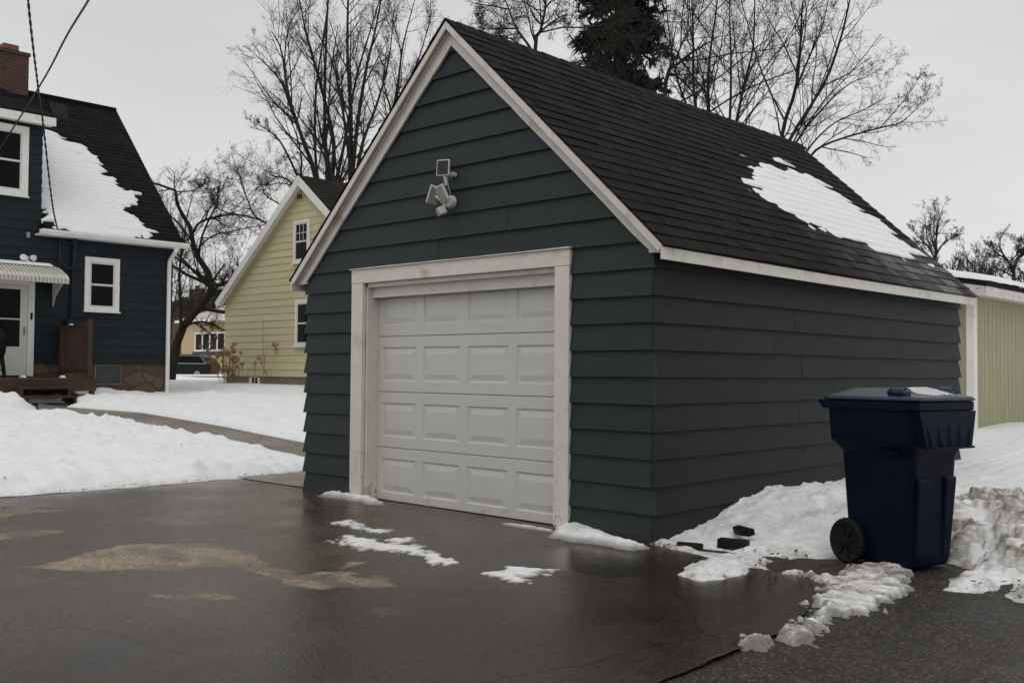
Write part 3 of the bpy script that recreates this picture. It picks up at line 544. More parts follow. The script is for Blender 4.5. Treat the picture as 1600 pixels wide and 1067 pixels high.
# ================================================================== siding and roofing builders
rg = np.random.default_rng(5)
def clap(mb, mapf, rows, uL, uR, extL=0, extR=0, p0=.003, p1=.030, cut=None, seg=.7, jit=.002, joints=0):
    """lapped boards; mapf(u, z, p) -> xyz with p measured out of the wall"""
    for zb, zt in rows:
        a0, a1, b0, b1 = uL(zb), uL(zt), uR(zb), uR(zt)
        if b0 - a0 < .02: continue
        if b1 < a1: a1 = b1 = (a1 + b1) / 2
        iv = [(a0, a1, b0, b1, extL, extR)]
        if cut and cut[2] <= (zb + zt) / 2 <= cut[3]:
            iv = [(a0, a1, cut[0], cut[0], extL, 0), (cut[1], cut[1], b0, b1, 0, extR)]
        iv2 = []
        for (c0, c1, d0, d1, eL, eR) in iv:
            if joints and rg.random() < joints and d0 - c0 > 2.5:
                u = c0 + (d0 - c0) * rg.uniform(.25, .75); iv2 += [(c0, c1, u - .003, u - .003, eL, 0), (u + .003, u + .003, d0, d1, 0, eR)]
            else: iv2.append((c0, c1, d0, d1, eL, eR))
        for (c0, c1, d0, d1, eL, eR) in iv2:
            n = max(1, int((d0 - c0) / seg)); V = []; pj = rg.uniform(-.002, .002)
            for i in range(n + 1):
                f = i / n; ub = c0 + (d0 - c0) * f; ut = c1 + (d1 - c1) * f; j = rg.uniform(-jit, jit) if jit else 0
                pb = p1 + pj; pt = p0
                if i == 0: ub -= eL * pb; ut -= eL * pt
                if i == n: ub += eR * pb; ut += eR * pt
                V += [mapf(ub, zb + j, -.004), mapf(ub, zb + j, pb), mapf(ut, zt + .012, pt), mapf(ut, zt + .012, -.004)]
            F = []
            for i in range(n):
                o = i * 4
                F += [(o, o + 4, o + 5, o + 1), (o + 1, o + 5, o + 6, o + 2)]
            F += [(0, 1, 2, 3), (n * 4 + 3, n * 4 + 2, n * 4 + 1, n * 4)]
            mb.add(V, F)
def shingles(mb, O, A, S, length, slope, expo=.142, tab=.31, thick=.013, seed=1, skip=None):
    """rows of separate tabs on the plane O + a*A + s*S (A along eave, S up slope)"""
    r = np.random.default_rng(seed); O = np.array(O, float); A = np.array(A, float); S = np.array(S, float); Nn = np.cross(A, S); Nn /= np.linalg.norm(Nn)
    if Nn[2] < 0: Nn = -Nn
    k = 0; s = 0.
    while s < slope - .02:
        s1 = min(s + expo + .03, slope); a = -r.uniform(0, tab); 
        while a < length:
            w_ = tab * r.choice([.55, .8, 1., 1.25]) * r.uniform(.92, 1.08); a0 = max(a, 0); a1 = min(a + w_ - .004, length)
            if a1 - a0 > .02 and not (skip and skip(a0, s)):
                th = thick * r.uniform(.75, 1.35); sb = s + r.uniform(-.004, .004)
                p = lambda aa, sv, nn: O + A * aa + S * sv + Nn * nn
                mb.add([p(a0, sb, -.002), p(a1, sb, -.002), p(a1, sb, th), p(a0, sb, th), p(a1, s1, .0035), p(a0, s1, .0035)],
                       [(0, 1, 2, 3), (3, 2, 4, 5), (0, 3, 5), (1, 4, 2)])
            a += w_
        s += expo; k += 1
def gable_fn(x0, x1, zt, xa, za):
    L_ = lambda z: x0 if z <= zt else x0 + (xa - x0) * (z - zt) / (za - zt)
    R_ = lambda z: x1 if z <= zt else x1 + (xa - x1) * (z - zt) / (za - zt)
    return L_, R_
def rows_between(z0, z1, e):
    r_ = []; z = z0
    while z < z1 - .01: r_.append((z, min(z + e, z1))); z += e
    return r_

# ================================================================== GARAGE
GW, GL_, GE = 4.40, 6.25, 2.25; RX, RZ = -2.2, 4.43
gar = thing('garage', (-2.2, 3.1, 0), 'dark slate blue garage with white door, white trim and black gable roof', 'garage')
rows = [(.01 + .205 * k if k else -.015, .215 + .205 * k) for k in range(11)] + [(2.265 + .2105 * k, 2.4755 + .2105 * k) for k in range(10)]
wt = 4.33
L_, R_ = gable_fn(-GW, 0, 2.24, RX, wt)
mb = MB(); clap(mb, lambda u, z, p: (u, -p, z), rows, L_, R_, 1, 1, cut=(-3.56, -.84, -1, 2.26), joints=.12, jit=.003)
mb.prism([(-3.56, 0, -.05), (-GW + .01, 0, -.05), (-GW + .01, 0, 2.25), (RX, 0, 4.32), (-.01, 0, 2.25), (-.01, 0, -.05), (-.84, 0, -.05), (-.84, 0, 2.26), (-3.56, 0, 2.26)], (0, .1, 0))
mb.build('wall', M['siding'], gar)
srows = rows[:11]
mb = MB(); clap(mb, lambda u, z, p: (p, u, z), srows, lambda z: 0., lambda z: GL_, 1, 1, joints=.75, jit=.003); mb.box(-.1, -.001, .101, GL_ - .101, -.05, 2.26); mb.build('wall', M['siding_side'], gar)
mb = MB(); clap(mb, lambda u, z, p: (-GW - p, u, z), srows, lambda z: 0., lambda z: GL_, 1, 1, joints=.5); mb.box(-GW + .001, -GW + .1, .101, GL_ - .101, -.05, 2.26); mb.build('wall', M['siding'], gar)
mb = MB(); clap(mb, lambda u, z, p: (u, GL_ + p, z), rows, L_, R_, 1, 1); mb.prism([(-GW + .01, GL_ - .1, -.05), (-.01, GL_ - .1, -.05), (-.01, GL_ - .1, 2.25), (RX, GL_ - .1, 4.32), (-GW + .01, GL_ - .1, 2.25)], (0, .099, 0)); mb.build('wall', M['siding'], gar)
# corner bead slightly proud
# roof: decks + shingles
y0, y1 = -.09, 6.41
ex, ez = .165, 2.215
S = np.array([RX - ex, 0, RZ - ez]); sl = np.linalg.norm(S); S /= sl
mb = MB(); nrm = np.array([S[2], 0, -S[0]])
for sgn in (1, -1):
    f_ = lambda x: x if sgn > 0 else 2 * RX - x
    e_ = np.array([f_(ex), y0, ez]); r_ = np.array([RX, y0, RZ]); n_ = np.array([nrm[0] * sgn, 0, nrm[2]])
    mb.prism([e_ - n_ * .004, r_ - n_ * .004, np.array([RX, y0, RZ - .035]), e_ - n_ * .022], (0, y1 - y0, 0))
    shingles(mb, (f_(ex + .012), y0 - .036, ez - .011), (0, 1, 0), (S[0] * sgn, 0, S[2]), y1 - y0 + .07, sl + .012, seed=11 if sgn > 0 else 12)
k = 0; yy = y0 - .036
while yy < y1:
    h_ = RZ + .014 + .004 * (k % 2)
    mb.add([(RX, yy, h_), (RX, yy + .2, h_ - .006)] + [(RX + s_ * .13, q, h_ - .122 - (.006 if q > yy else 0)) for s_ in (1, -1) for q in (yy, yy + .2)] + [(RX, yy, h_ - .012), (RX + .13, yy, h_ - .134), (RX - .13, yy, h_ - .134)],
           [(0, 2, 3, 1), (0, 1, 5, 4), (0, 6, 7, 2), (0, 4, 8, 6)]); yy += .145; k += 1
mb.build('roof', M['garage_shingle'], gar)
# rake boards: narrow outer fascia and wider frieze on the wall, both slopes, front and back
for side in (1, -1):
    f_ = lambda x: x if side > 0 else 2 * RX - x
    n_ = np.array([nrm[0] * side, 0, nrm[2]])
    e_ = np.array([f_(ex - .005), 0, ez + .0]); r_ = np.array([RX, 0, RZ - .005])
    for yf, yd in ((-.118, .024), (6.415, .022)):
        mb = MB(); a = e_ - n_ * .006; c_ = r_ - np.array([0, 0, .010])
        v_ = [a, c_, c_ - np.array([0, 0, .070]), a - n_ * .050 - np.array([0, 0, .012])]
        mb.prism([p + np.array([0, yf, 0]) for p in v_], (0, yd, 0)); mb.build('rake_board', M['trim'], gar, bevel=.003)
    yf = -.048
    mb = MB(); a = np.array([f_(.135), 0, 2.235]); c_ = np.array([RX, 0, 4.395])
    N_ = 16; V = []
    top = [a + (c_ - a) * i / N_ for i in range(N_ + 1)]
    wd_ = .185
    lo_ = [p - np.array([0, 0, wd_ + (.006 * rg.uniform(-1, 1) if 0 < i < N_ else 0)]) for i, p in enumerate(top)]
    lo_[0] = np.array([f_(.14), 0, 2.16]); lo_.insert(1, np.array([f_(-.015), 0, 2.17]))
    mb.prism([p + np.array([0, yf, 0]) for p in top + lo_[::-1]], (0, .026, 0)); mb.build('frieze_board', M['trim'], gar, bevel=.002)
    # soffit under the overhang
    mb = MB(); a = e_ - n_ * .04; c_ = r_ - np.array([0, 0, .056]); mb.prism([p + np.array([0, -.078, 0]) for p in (a, c_, c_ - np.array([0, 0, .02]), a - n_ * .015)], (0, .08, 0)); mb.build('soffit', M['trim'], gar)
for side in (1, -1):      # eave fascia
    f_ = lambda x: x if side > 0 else 2 * RX - x
    mb = MB(); a, b2 = sorted((f_(.142), f_(.162)))
    n_ = 10; sag = [.0, .002, .004, .006, .008, .008, .007, .005, .003, .001, 0]
    for i in range(n_):
        ya, yb = -.117 + (y1 + .10) * i / n_, -.117 + (y1 + .10) * (i + 1) / n_
        za, zb2 = sag[i], sag[i + 1]
        v_ = [(a, ya, 2.105 - za), (b2, ya, 2.105 - za), (b2, ya, 2.196 - za), (a, ya, 2.196 - za), (a, yb, 2.105 - zb2), (b2, yb, 2.105 - zb2), (b2, yb, 2.196 - zb2), (a, yb, 2.196 - zb2)]
        F = [(0, 1, 5, 4), (1, 2, 6, 5), (2, 3, 7, 6), (3, 0, 4, 7)]
        if i == 0: F.append((0, 3, 2, 1))
        if i == n_ - 1: F.append((4, 5, 6, 7))
        mb.add(v_, F)
    mb.build('fascia', M['trim'], gar)
    a, b2 = sorted((f_(.026), f_(.141))); mb = MB().box(a, b2, -.02, y1 - .03, 2.17, 2.185); mb.build('soffit', M['siding'], gar)
# door frame
mb = MB()
mb.box(-3.612, -3.437, -.046, .0, .035, 2.125); mb.box(-.946, -.792, -.046, .0, .02, 2.125)
mb.box(-3.615, -.789, -.047, .0, 2.127, 2.262)
mb.build('door_frame', M['trim'], gar, bevel=.004)
mb = MB(); n_ = 12
for i in range(n_):
    mb.box(-3.63 + 2.855 * i / n_, -3.63 + 2.855 * (i + 1) / n_ - .001, -.066, .002, 2.264, 2.272 + .004 * rg.random())
mb.build('drip_cap', M['trim'], gar)
for xa, xb in ((-3.437, -3.415), (-.985, -.946)): MB().box(xa, xb, .001, .16, .02, 2.127).build('door_jamb', M['trim'], gar, bevel=.003)
mb = MB(); mb.box(-3.414, -.986, .06, .09, 1.985, 2.126); mb.box(-3.436, -.947, .001, .059, 2.085, 2.126); mb.build('door_header', M['trim'], gar, bevel=.003)
# sectional door
gd = bpy.data.objects.new('garage_door', None); COL.objects.link(gd); gd.parent = gar
gd.location = Vector((-2.2, .14, 0)) - gar.location
xp = [(-3.347 + .604 * k, -2.845 + .604 * k) for k in range(4)]
xl, xr = -3.412, -.988
for k in range(4):
    z0 = -.018 + .5415 * k if k else .008; z1 = -.018 + .5415 * (k + 1) - .003
    pz0, pz1 = -.018 + .5415 * k + .105, -.018 + .5415 * k + .435
    mb = MB(); yd = .14
    gx_ = [xl] + [q for p in xp for q in p] + [xr]; gz_ = [z0 + .006, pz0, pz1, z1 - .006]
    for i in range(len(gx_) - 1):
        for j in range(3):
            a, b2, c0, c1 = gx_[i], gx_[i + 1], gz_[j], gz_[j + 1]
            if b2 - a < .001: continue
            if j == 1 and i % 2 == 1:
                prof_ = [(0, 0), (.010, .011), (.024, .011), (.070, .002)]
                rings = [[(a + q, yd + w_, c0 + q), (b2 - q, yd + w_, c0 + q), (b2 - q, yd + w_, c1 - q), (a + q, yd + w_, c1 - q)] for q, w_ in prof_]
                V = [p for r in rings for p in r]; F = [(s_ * 4 + e, s_ * 4 + (e + 1) % 4, s_ * 4 + 4 + (e + 1) % 4, s_ * 4 + 4 + e) for s_ in range(3) for e in range(4)] + [(12, 13, 14, 15)]
                mb.add(V, F)
            else:
                mb.add([(a, yd, c0), (b2, yd, c0), (b2, yd, c1), (a, yd, c1)], [(0, 1, 2, 3)])
    # rounded tongue edges and back
    mb.add([(xl, yd, z1 - .006), (xr, yd, z1 - .006), (xr, yd + .008, z1), (xl, yd + .008, z1), (xr, yd + .04, z1), (xl, yd + .04, z1)], [(0, 1, 2, 3), (3, 2, 4, 5)])
    mb.add([(xl, yd, z0 + .006), (xr, yd, z0 + .006), (xr, yd + .008, z0), (xl, yd + .008, z0), (xr, yd + .04, z0), (xl, yd + .04, z0)], [(1, 0, 3, 2), (2, 3, 5, 4)])
    mb.add([(xl, yd + .04, z0), (xr, yd + .04, z0), (xr, yd + .04, z1), (xl, yd + .04, z1)], [(3, 2, 1, 0)])
    mb.build('door_section', M['door'], gd)
mb = MB().box(xl, xr, .145, .175, -.012, .006); mb.build('bottom_seal', M['black'], gd)

# snow patch on the garage roof
def roof_snow(name, label, O, A, S, poly, hmax, res, seed, expo, stretch, group=None, holes=()):
    O = np.array(O, float); A = np.array(A, float); S = np.array(S, float); Nn = np.cross(A, S); Nn /= np.linalg.norm(Nn)
    if Nn[2] < 0: Nn = -Nn
    P = np.array(poly); lo = P.min(0) - .15; hi = P.max(0) + .15
    us = np.arange(lo[0], hi[0], res); vs = np.arange(lo[1], hi[1], res); U, V = np.meshgrid(us, vs, indexing='ij')
    course = np.floor(V / expo)
    d = sdf(P, U, V) + stretch * .40 * fbm(U * 1.9, course * 7.3 + V * .5, seed) + .06 * fbm(U * 7, V * 7, seed + 4)
    for hu, hv, ru, rv in holes: d -= .5 * np.exp(-(((U - hu) / ru) ** 2 + ((V - hv) / rv) ** 2))
    saw = (V / expo - course)
    h = np.where(d > 0, hmax * (1 - np.exp(-np.maximum(d, 0) / .10)), np.maximum(d, -.1) * .25) - .004
    h += (.012 * (1 - saw) - .004) + .006 * fbm(U * 5, V * 5, seed + 6)
    h -= .03 * ss(.10, .02, d) * ss(.6, 1, saw)
    p = O + U[..., None] * A + V[..., None] * S + h[..., None] * Nn
    nx, ny = U.shape; i = np.arange(nx - 1)[:, None] * ny + np.arange(ny - 1)[None]; f = np.stack([i, i + ny, i + ny + 1, i + 1], -1).reshape(-1, 4)
    k = (h > -.006).ravel()[f].any(1); f = f[k]; used = np.zeros(nx * ny, bool); used[f.ravel()] = True; idx = np.cumsum(used) - 1
    o = npmesh(name, p.reshape(-1, 3)[used], idx[f], M['snow'], None, True, {'dirt': np.full(used.sum(), .06)})
    return tag(o, label, 'snow patch', group)
pts = [(3.30, -1.16), (3.9, -1.36), (4.5, -1.38), (4.75, -1.62), (5.2, -1.52), (5.6, -1.36), (6.08, -.90), (6.12, -.24), (5.5, -.20), (4.86, -.17), (4.2, -.28), (3.5, -.345), (3.19, -.54), (2.86, -.73), (3.0, -1.0)]
k_ = sl / (ex - RX)
roof_snow('roof_snow', 'white snow patch left on the black shingles of the garage roof', (ex, 0, ez), (0, 1, 0), S, [(a, (ex - b2) * k_) for a, b2 in pts], .030, .018, 71, .142, 1.0)

# ---- solar security light on the gable
o3 = np.array([-2.27, 0, 2.86])
sec = thing('security_light', (-2.27, -.03, 2.83), 'white solar floodlight with two lamp heads and sensor on the garage gable', 'security light')
def disc(mb, c, axis, r, h, n=20, r2=None):
    c = Vector(c); ax_ = Vector(axis).normalized(); u = ax_.orthogonal().normalized(); v = ax_.cross(u); r2 = r if r2 is None else r2
    rings = [[c + u * (q * math.cos(a)) + v * (q * math.sin(a)) + ax_ * s_ for a in [2 * math.pi * i / n for i in range(n)]] for s_, q in ((0, r), (h, r2))]
    return mb.loft(rings)
def slab(mb, c, nrm_, up, w_, h_, t_, mi=0):
    c = Vector(c); n_ = Vector(nrm_).normalized(); r_ = Vector(up).cross(n_).normalized(); u_ = n_.cross(r_)
    v = [c + r_ * (i * w_ / 2) + u_ * (j * h_ / 2) + n_ * (k * t_ / 2) for k in (-1, 1) for i, j in ((-1, -1), (1, -1), (1, 1), (-1, 1))]
    return mb.add(v, [(3, 2, 1, 0), (4, 5, 6, 7), (0, 1, 5, 4), (1, 2, 6, 5), (2, 3, 7, 6), (3, 0, 4, 7)], mi)
mb = MB(); disc(mb, (-2.19, -.022, 2.79), (0, -1, 0), .062, .05, 24, .052); mb.build('mount', M['whiteplastic'], sec, bevel=.006)
pn = Vector((.42, -1, .08)); pc = Vector((-2.195, -.13, 3.085))
mb = MB(); slab(mb, pc, pn, (0, 0, 1), .128, .150, .026); mb.build('solar_panel', M['whiteplastic'], sec, bevel=.010)
mb = MB(); slab(mb, pc + pn.normalized() * .0145, pn, (0, 0, 1), .104, .126, .004); so_ = mb.build('solar_cells', M['solar'], sec)
mb = MB(); mb.tube([(-2.19, -.11, 3.02), (-2.185, -.10, 2.93)], [.022, .012], 10); mb.box(-2.205, -2.175, -.12, -.022, 3.015, 3.045); mb.tube([(-2.15, -.025, 3.03), (-2.15, -.08, 3.03)], .022, 12); mb.build('panel_bracket', M['whiteplastic'], sec)
mb = MB(); mb.tube([(-2.218, -.06, 3.01), (-2.212, -.05, 2.93), (-2.205, -.03, 2.86)], .004, 6); mb.build('cable', M['whiteplastic'], sec)
for c_, n_, w_, h_, up_ in (((-2.175, -.16, 2.85), (-.12, -.85, -.38), .125, .150, (-.12, .1, 1)), ((-2.33, -.12, 2.86), (.75, -.42, -.35), .105, .165, (.45, 0, 1))):
    mb = MB(); slab(mb, c_, n_, up_, w_, h_, .030); o = mb.build('lamp_head', M['whiteplastic'], sec, bevel=.008)
    mb = MB(); slab(mb, Vector(c_) + Vector(n_).normalized() * .016, n_, up_, w_ * .86, h_ * .86, .004); mb.build('lamp_face', M['greyplastic'], o, local=False)
mb = MB(); mb.tube([(-2.225, -.06, 2.80), (-2.20, -.115, 2.80), (-2.18, -.14, 2.84)], .016, 8); mb.tube([(-2.23, -.07, 2.79), (-2.26, -.10, 2.81), (-2.32, -.11, 2.85)], .013, 8); mb.tube([(-2.235, -.065, 2.79), (-2.22, -.10, 2.73)], .018, 8); mb.build('arm', M['whiteplastic'], sec)
mb = MB(); slab(mb, (-2.215, -.13, 2.70), (-.35, -.9, -.35), (-.1, .2, 1), .078, .072, .075); se = mb.build('motion_sensor', M['whiteplastic'], sec, bevel=.012)
mb = MB(); slab(mb, Vector((-2.215, -.13, 2.70)) + Vector((-.35, -.9, -.35)).normalized() * .038, (-.35, -.9, -.35), (-.1, .2, 1), .05, .046, .006); mb.build('lens', M['greyplastic'], se)

# ================================================================== WHEELED BIN
bn = thing('wheelie_bin', (1.595, .59, .0), 'navy blue wheeled rubbish bin with closed lid standing in dirty snow', 'bin', rz=rad(-13)); bn.scale = (.90, .90, 1.01)
def rrect(x0, x1, w_, z, r=.06, n=5):
    P = []
    for cx_, cy_, a0 in ((x1 - r, w_ - r, 0), (x0 + r, w_ - r, 90), (x0 + r, -w_ + r, 180), (x1 - r, -w_ + r, 270)):
        for i in range(n + 1):
            a = rad(a0 + 90 * i / n); P.append((cx_ + r * math.cos(a), cy_ + r * math.sin(a), z))
    return P
mb = MB()
mb.loft([rrect(-.255, .275, .225, .02, .05), rrect(-.265, .285, .235, .035, .05), rrect(-.305, .325, .272, .72, .055), rrect(-.31, .33, .278, .745, .055),
         rrect(-.335, .345, .30, .775, .06), rrect(-.375, .362, .325, .815, .06), rrect(-.380, .366, .330, .86, .06), rrect(-.388, .378, .338, 1.03, .06),
         rrect(-.39, .38, .34, 1.032, .06)])
mb.build('body', M['bin'], bn, local=True, smooth=False, bevel=.004)
mb = MB(); mb.loft([rrect(-.425, .412, .362, 1.032, .05), rrect(-.430, .416, .368, 1.040, .05), rrect(-.430, .416, .368, 1.086, .05), rrect(-.42, .406, .358, 1.092, .05)]); mb.build('rim', M['bin'], bn, local=True)
# front catch panel with ribs
mb = MB()
ft = [(.425, -.345, 1.03), (.425, .345, 1.03), (.437, .275, .795), (.437, -.275, .795)]
bk = [(.36, -.345, 1.03), (.36, .345, 1.03), (.355, .275, .80), (.355, -.275, .80)]
mb.add(ft + bk, [(3, 2, 1, 0), (4, 5, 6, 7), (0, 1, 5, 4), (1, 2, 6, 5), (2, 3, 7, 6), (3, 0, 4, 7)])
for i in range(5):
    yb = -.22 + .11 * i; yt = yb * 1.25
    mb.add([(.437, yb - .03, .80), (.437, yb + .022, .80), (.456, yb, .805), (.426, yt, .98)], [(0, 2, 3), (2, 1, 3), (0, 1, 2)])
mb.box(.430, .452, -.285, .285, .788, .803)
mb.build('catch_bar', M['bin'], bn, local=True, bevel=.003)
mb = MB()
for yv in (-.165, .165):
    mb.add([(.281, yv - .05, .06), (.281, yv + .05, .06), (.331, yv + .07, .60), (.331, yv - .07, .60), (.296, yv - .045, .07), (.296, yv + .045, .07), (.345, yv + .06, .585), (.345, yv - .06, .585)], [(4, 5, 6, 7), (0, 1, 5, 4), (1, 2, 6, 5), (2, 3, 7, 6), (3, 0, 4, 7)])
mb.build('rib', M['bin'], bn, local=True, bevel=.012)
for s_ in (-1, 1):   # side grips under the shoulder
    mb = MB()
    v = [(.02, s_ * .275, .72), (.24, s_ * .276, .72), (.20, s_ * .318, .775), (.06, s_ * .318, .775), (.06, s_ * .27, .79), (.20, s_ * .27, .79)]
    mb.add(v, [(0, 1, 2, 3), (3, 2, 5, 4), (0, 3, 4), (1, 5, 2)])
    mb.build('grip', M['bin'], bn, local=True)
mb = MB(); mb.loft([rrect(-.405, .425, .372, 1.094, .06), rrect(-.41, .43, .376, 1.104, .06), rrect(-.395, .415, .36, 1.120, .06), rrect(-.26, .20, .17, 1.172, .05)])
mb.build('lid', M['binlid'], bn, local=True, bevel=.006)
bR = Matrix.Rotation(rad(-13), 4, 'Z')
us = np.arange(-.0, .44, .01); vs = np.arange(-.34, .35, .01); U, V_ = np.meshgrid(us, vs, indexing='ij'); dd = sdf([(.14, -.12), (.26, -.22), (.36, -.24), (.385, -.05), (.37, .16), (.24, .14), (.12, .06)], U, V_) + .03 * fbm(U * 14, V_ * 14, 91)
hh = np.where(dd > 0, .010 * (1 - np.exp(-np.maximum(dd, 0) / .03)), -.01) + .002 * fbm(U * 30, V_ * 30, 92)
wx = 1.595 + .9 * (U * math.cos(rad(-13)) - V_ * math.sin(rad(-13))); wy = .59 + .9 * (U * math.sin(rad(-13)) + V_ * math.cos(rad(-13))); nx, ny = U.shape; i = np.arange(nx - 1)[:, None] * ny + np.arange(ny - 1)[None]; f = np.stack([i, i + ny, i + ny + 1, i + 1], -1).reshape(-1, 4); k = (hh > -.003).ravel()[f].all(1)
tag(npmesh('lid_gleam', np.stack([wx, wy, 1.01 * (1.1205 + .052 * np.minimum(np.minimum((.415 - U) / .215, (.36 - np.abs(V_)) / .19), 1)) + hh], -1).reshape(-1, 3), f[k], M['snow'], None, True, {'dirt': np.full(nx * ny, .3), 'slush': np.full(nx * ny, .35)}), 'thin grey patch on the bin lid standing in for its gleam', 'snow patch')  # pale patch laid over the lid to paint in its bright gleam
for s_ in (-1, 1):
    mb = MB(); mb.tube([(.14, s_ * .29, 1.142), (.17, s_ * .295, 1.152), (.25, s_ * .295, 1.150), (.31, s_ * .29, 1.132)], [.020, .030, .030, .014], 12)
    mb.tube([(.22, s_ * .29, 1.165), (.29, s_ * .29, 1.172), (.31, s_ * .29, 1.165), (.31, s_ * .285, 1.13)], .006, 6)
    mb.build('latch', M['binlid'], bn, local=True, smooth=True)
mb = MB(); mb.tube([(-.47, -.30, 1.075), (-.47, .30, 1.075)], .017, 12)
for s_ in (-1, -.33, .33, 1): mb.beam((-.47, s_ * .29, 1.075), (-.40, s_ * .29, 1.06), .03, .035)
mb.build('handle', M['bin'], bn, local=True)
def bin_wheel(s_):
    n = 60; mb = MB(); R0 = .150
    prof_ = [(.05, -.022), (.095, -.026), (.118, -.030), (.132, -.034), (.146, -.026), (.150, -.012), (.150, .012), (.146, .026), (.132, .034), (.05, .03)]
    rings = []
    for j, (r_, yy_) in enumerate(prof_):
        rings.append([((r_ + (.004 if (i % 2 and 4 <= j <= 7) else 0)) * math.cos(2 * math.pi * i / n), yy_, (r_ + (.004 if (i % 2 and 4 <= j <= 7) else 0)) * math.sin(2 * math.pi * i / n)) for i in range(n)])
    mb.loft(rings)
    ty = mb.build('wheel', M['black'], bn, local=True); ty.location = (-.235, s_ * .275, .150 - .008)
    mb = MB()
    for i in range(8):
        a = 2 * math.pi * i / 8 + .2; mb.beam((.02 * math.cos(a), -.031, .02 * math.sin(a)), (.116 * math.cos(a), -.029, .116 * math.sin(a)), .014, .014, (0, 1, 0))
    disc(mb, (0, -.026, 0), (0, -1, 0), .03, .016, 20, .024)
    h = mb.build('spokes', M['black'], ty, local=True, bevel=.002)
    if s_ > 0: ty.rotation_euler = (0, 0, math.pi)
for s_ in (-1, 1): bin_wheel(s_)
mb = MB(); mb.tube([(-.235, -.25, .142), (-.235, .25, .142)], .012, 8); mb.build('axle', M['black'], bn, local=True)

# ================================================================== windows for houses
def window(root, axis, val, sgn, u0, u1, z0, z1, trim=.11, nm='window', tm='htrim', grid=None, sill=True, rail=True):
    """axis 0: wall plane x=val (u=y); axis 1: wall plane y=val (u=x); sgn = outward direction"""
    def bx(mb, a, b2, c0, c1, p0, p1):
        q0, q1 = sorted((val + sgn * p0, val + sgn * p1))
        if axis == 0: mb.box(q0, q1, a, b2, c0, c1)
        else: mb.box(a, b2, q0, q1, c0, c1)
    mb = MB(); P = .045
    bx(mb, u0, u0 + trim, z0, z1, 0, P); bx(mb, u1 - trim, u1, z0, z1, 0, P); bx(mb, u0 + trim, u1 - trim, z1 - trim, z1, 0, P); bx(mb, u0 + trim, u1 - trim, z0, z0 + trim * .8, 0, P + .01)
    if sill: bx(mb, u0 - .02, u1 + .02, z0 - .03, z0 - .001, 0, P + .03)
    fr = mb.build(nm, M[tm], root, bevel=.004)
    a, b2, c0, c1 = u0 + trim, u1 - trim, z0 + trim * .8, z1 - trim; mid = (c0 + c1) / 2; st = .04
    mb = MB()
    bx(mb, a, a + st, c0, c1, .0, .032); bx(mb, b2 - st, b2, c0, c1, .0, .032); bx(mb, a + st, b2 - st, c1 - st, c1, 0, .032); bx(mb, a + st, b2 - st, c0, c0 + st, 0, .032)
    if rail: bx(mb, a + st, b2 - st, mid - .022, mid + .022, 0, .036)
    if grid:
        for i in range(1, grid[0]): u = a + st + (b2 - a - 2 * st) * i / grid[0]; bx(mb, u - .009, u + .009, mid + .022, c1 - st, 0, .027)
        for i in range(1, grid[1]): zz = mid + (c1 - st - mid) * i / grid[1]; bx(mb, a + st, b2 - st, zz - .009, zz + .009, 0, .0265)
    mb.build('sash', M['sash'], fr)
    mb = MB(); bx(mb, a + st * .5, b2 - st * .5, c0 + st * .5, c1 - st * .5, .0, .0235); mb.build('pane', M['glass'], fr)
    return fr

# ================================================================== BLUE HOUSE
XW, YE, YN = -17.586, 5.43, -4.2; EZ = 4.20; HRX, HRZ = -21.0, 8.0; HB = 2 * HRX - XW
bh = thing('house', (-21, .6, .6), 'dark blue two storey house with snowy black roof, brick chimney and white windows', 'house')
FZ = 1.36
rws = rows_between(FZ, 4.16, .203)
mb = MB(); clap(mb, lambda u, z, p: (XW + p, u, z), rws, lambda z: YN, lambda z: YE, 1, 1, p1=.016, p0=.002, jit=0, joints=.3)
clap(mb, lambda u, z, p: (XW + p, u, z), rows_between(4.172, 6.52, .203), lambda z: YN + .6, lambda z: 2.40, 0, 1, p1=.016, p0=.002, jit=0)
L_, R_ = gable_fn(HB, XW, 4.2, HRX, HRZ - .1)
clap(mb, lambda u, z, p: (u, YN - p, z), rows_between(FZ, 7.8, .203), L_, R_, 1, 1, p1=.016, p0=.002, jit=0)
clap(mb, lambda u, z, p: (u, YE + p, z), rows_between(FZ, 7.8, .203), L_, R_, 1, 1, p1=.016, p0=.002, jit=0)
mb.prism([(HB, YN + .001, FZ), (XW - .001, YN + .001, FZ), (XW - .001, YN + .001, 4.2), (HRX, YN + .001, HRZ - .12), (HB, YN + .001, 4.2)], (0, YE - YN - .002, 0))
mb.prism([(XW - .001, YN + .6, 4.17), (XW - .001, YN + .6, 6.52), (HRX, YN + .6, 7.85), (HRX, YN + .6, 4.17)], (0, 2.399 - YN - .6, 0))
mb.build('wall', M['house_siding'], bh)
mb = MB(); mb.box(HB + .06, XW - .012, YN + .04, YE - .015, -.2, FZ - .001); mb.build('foundation', M['stone'], bh)
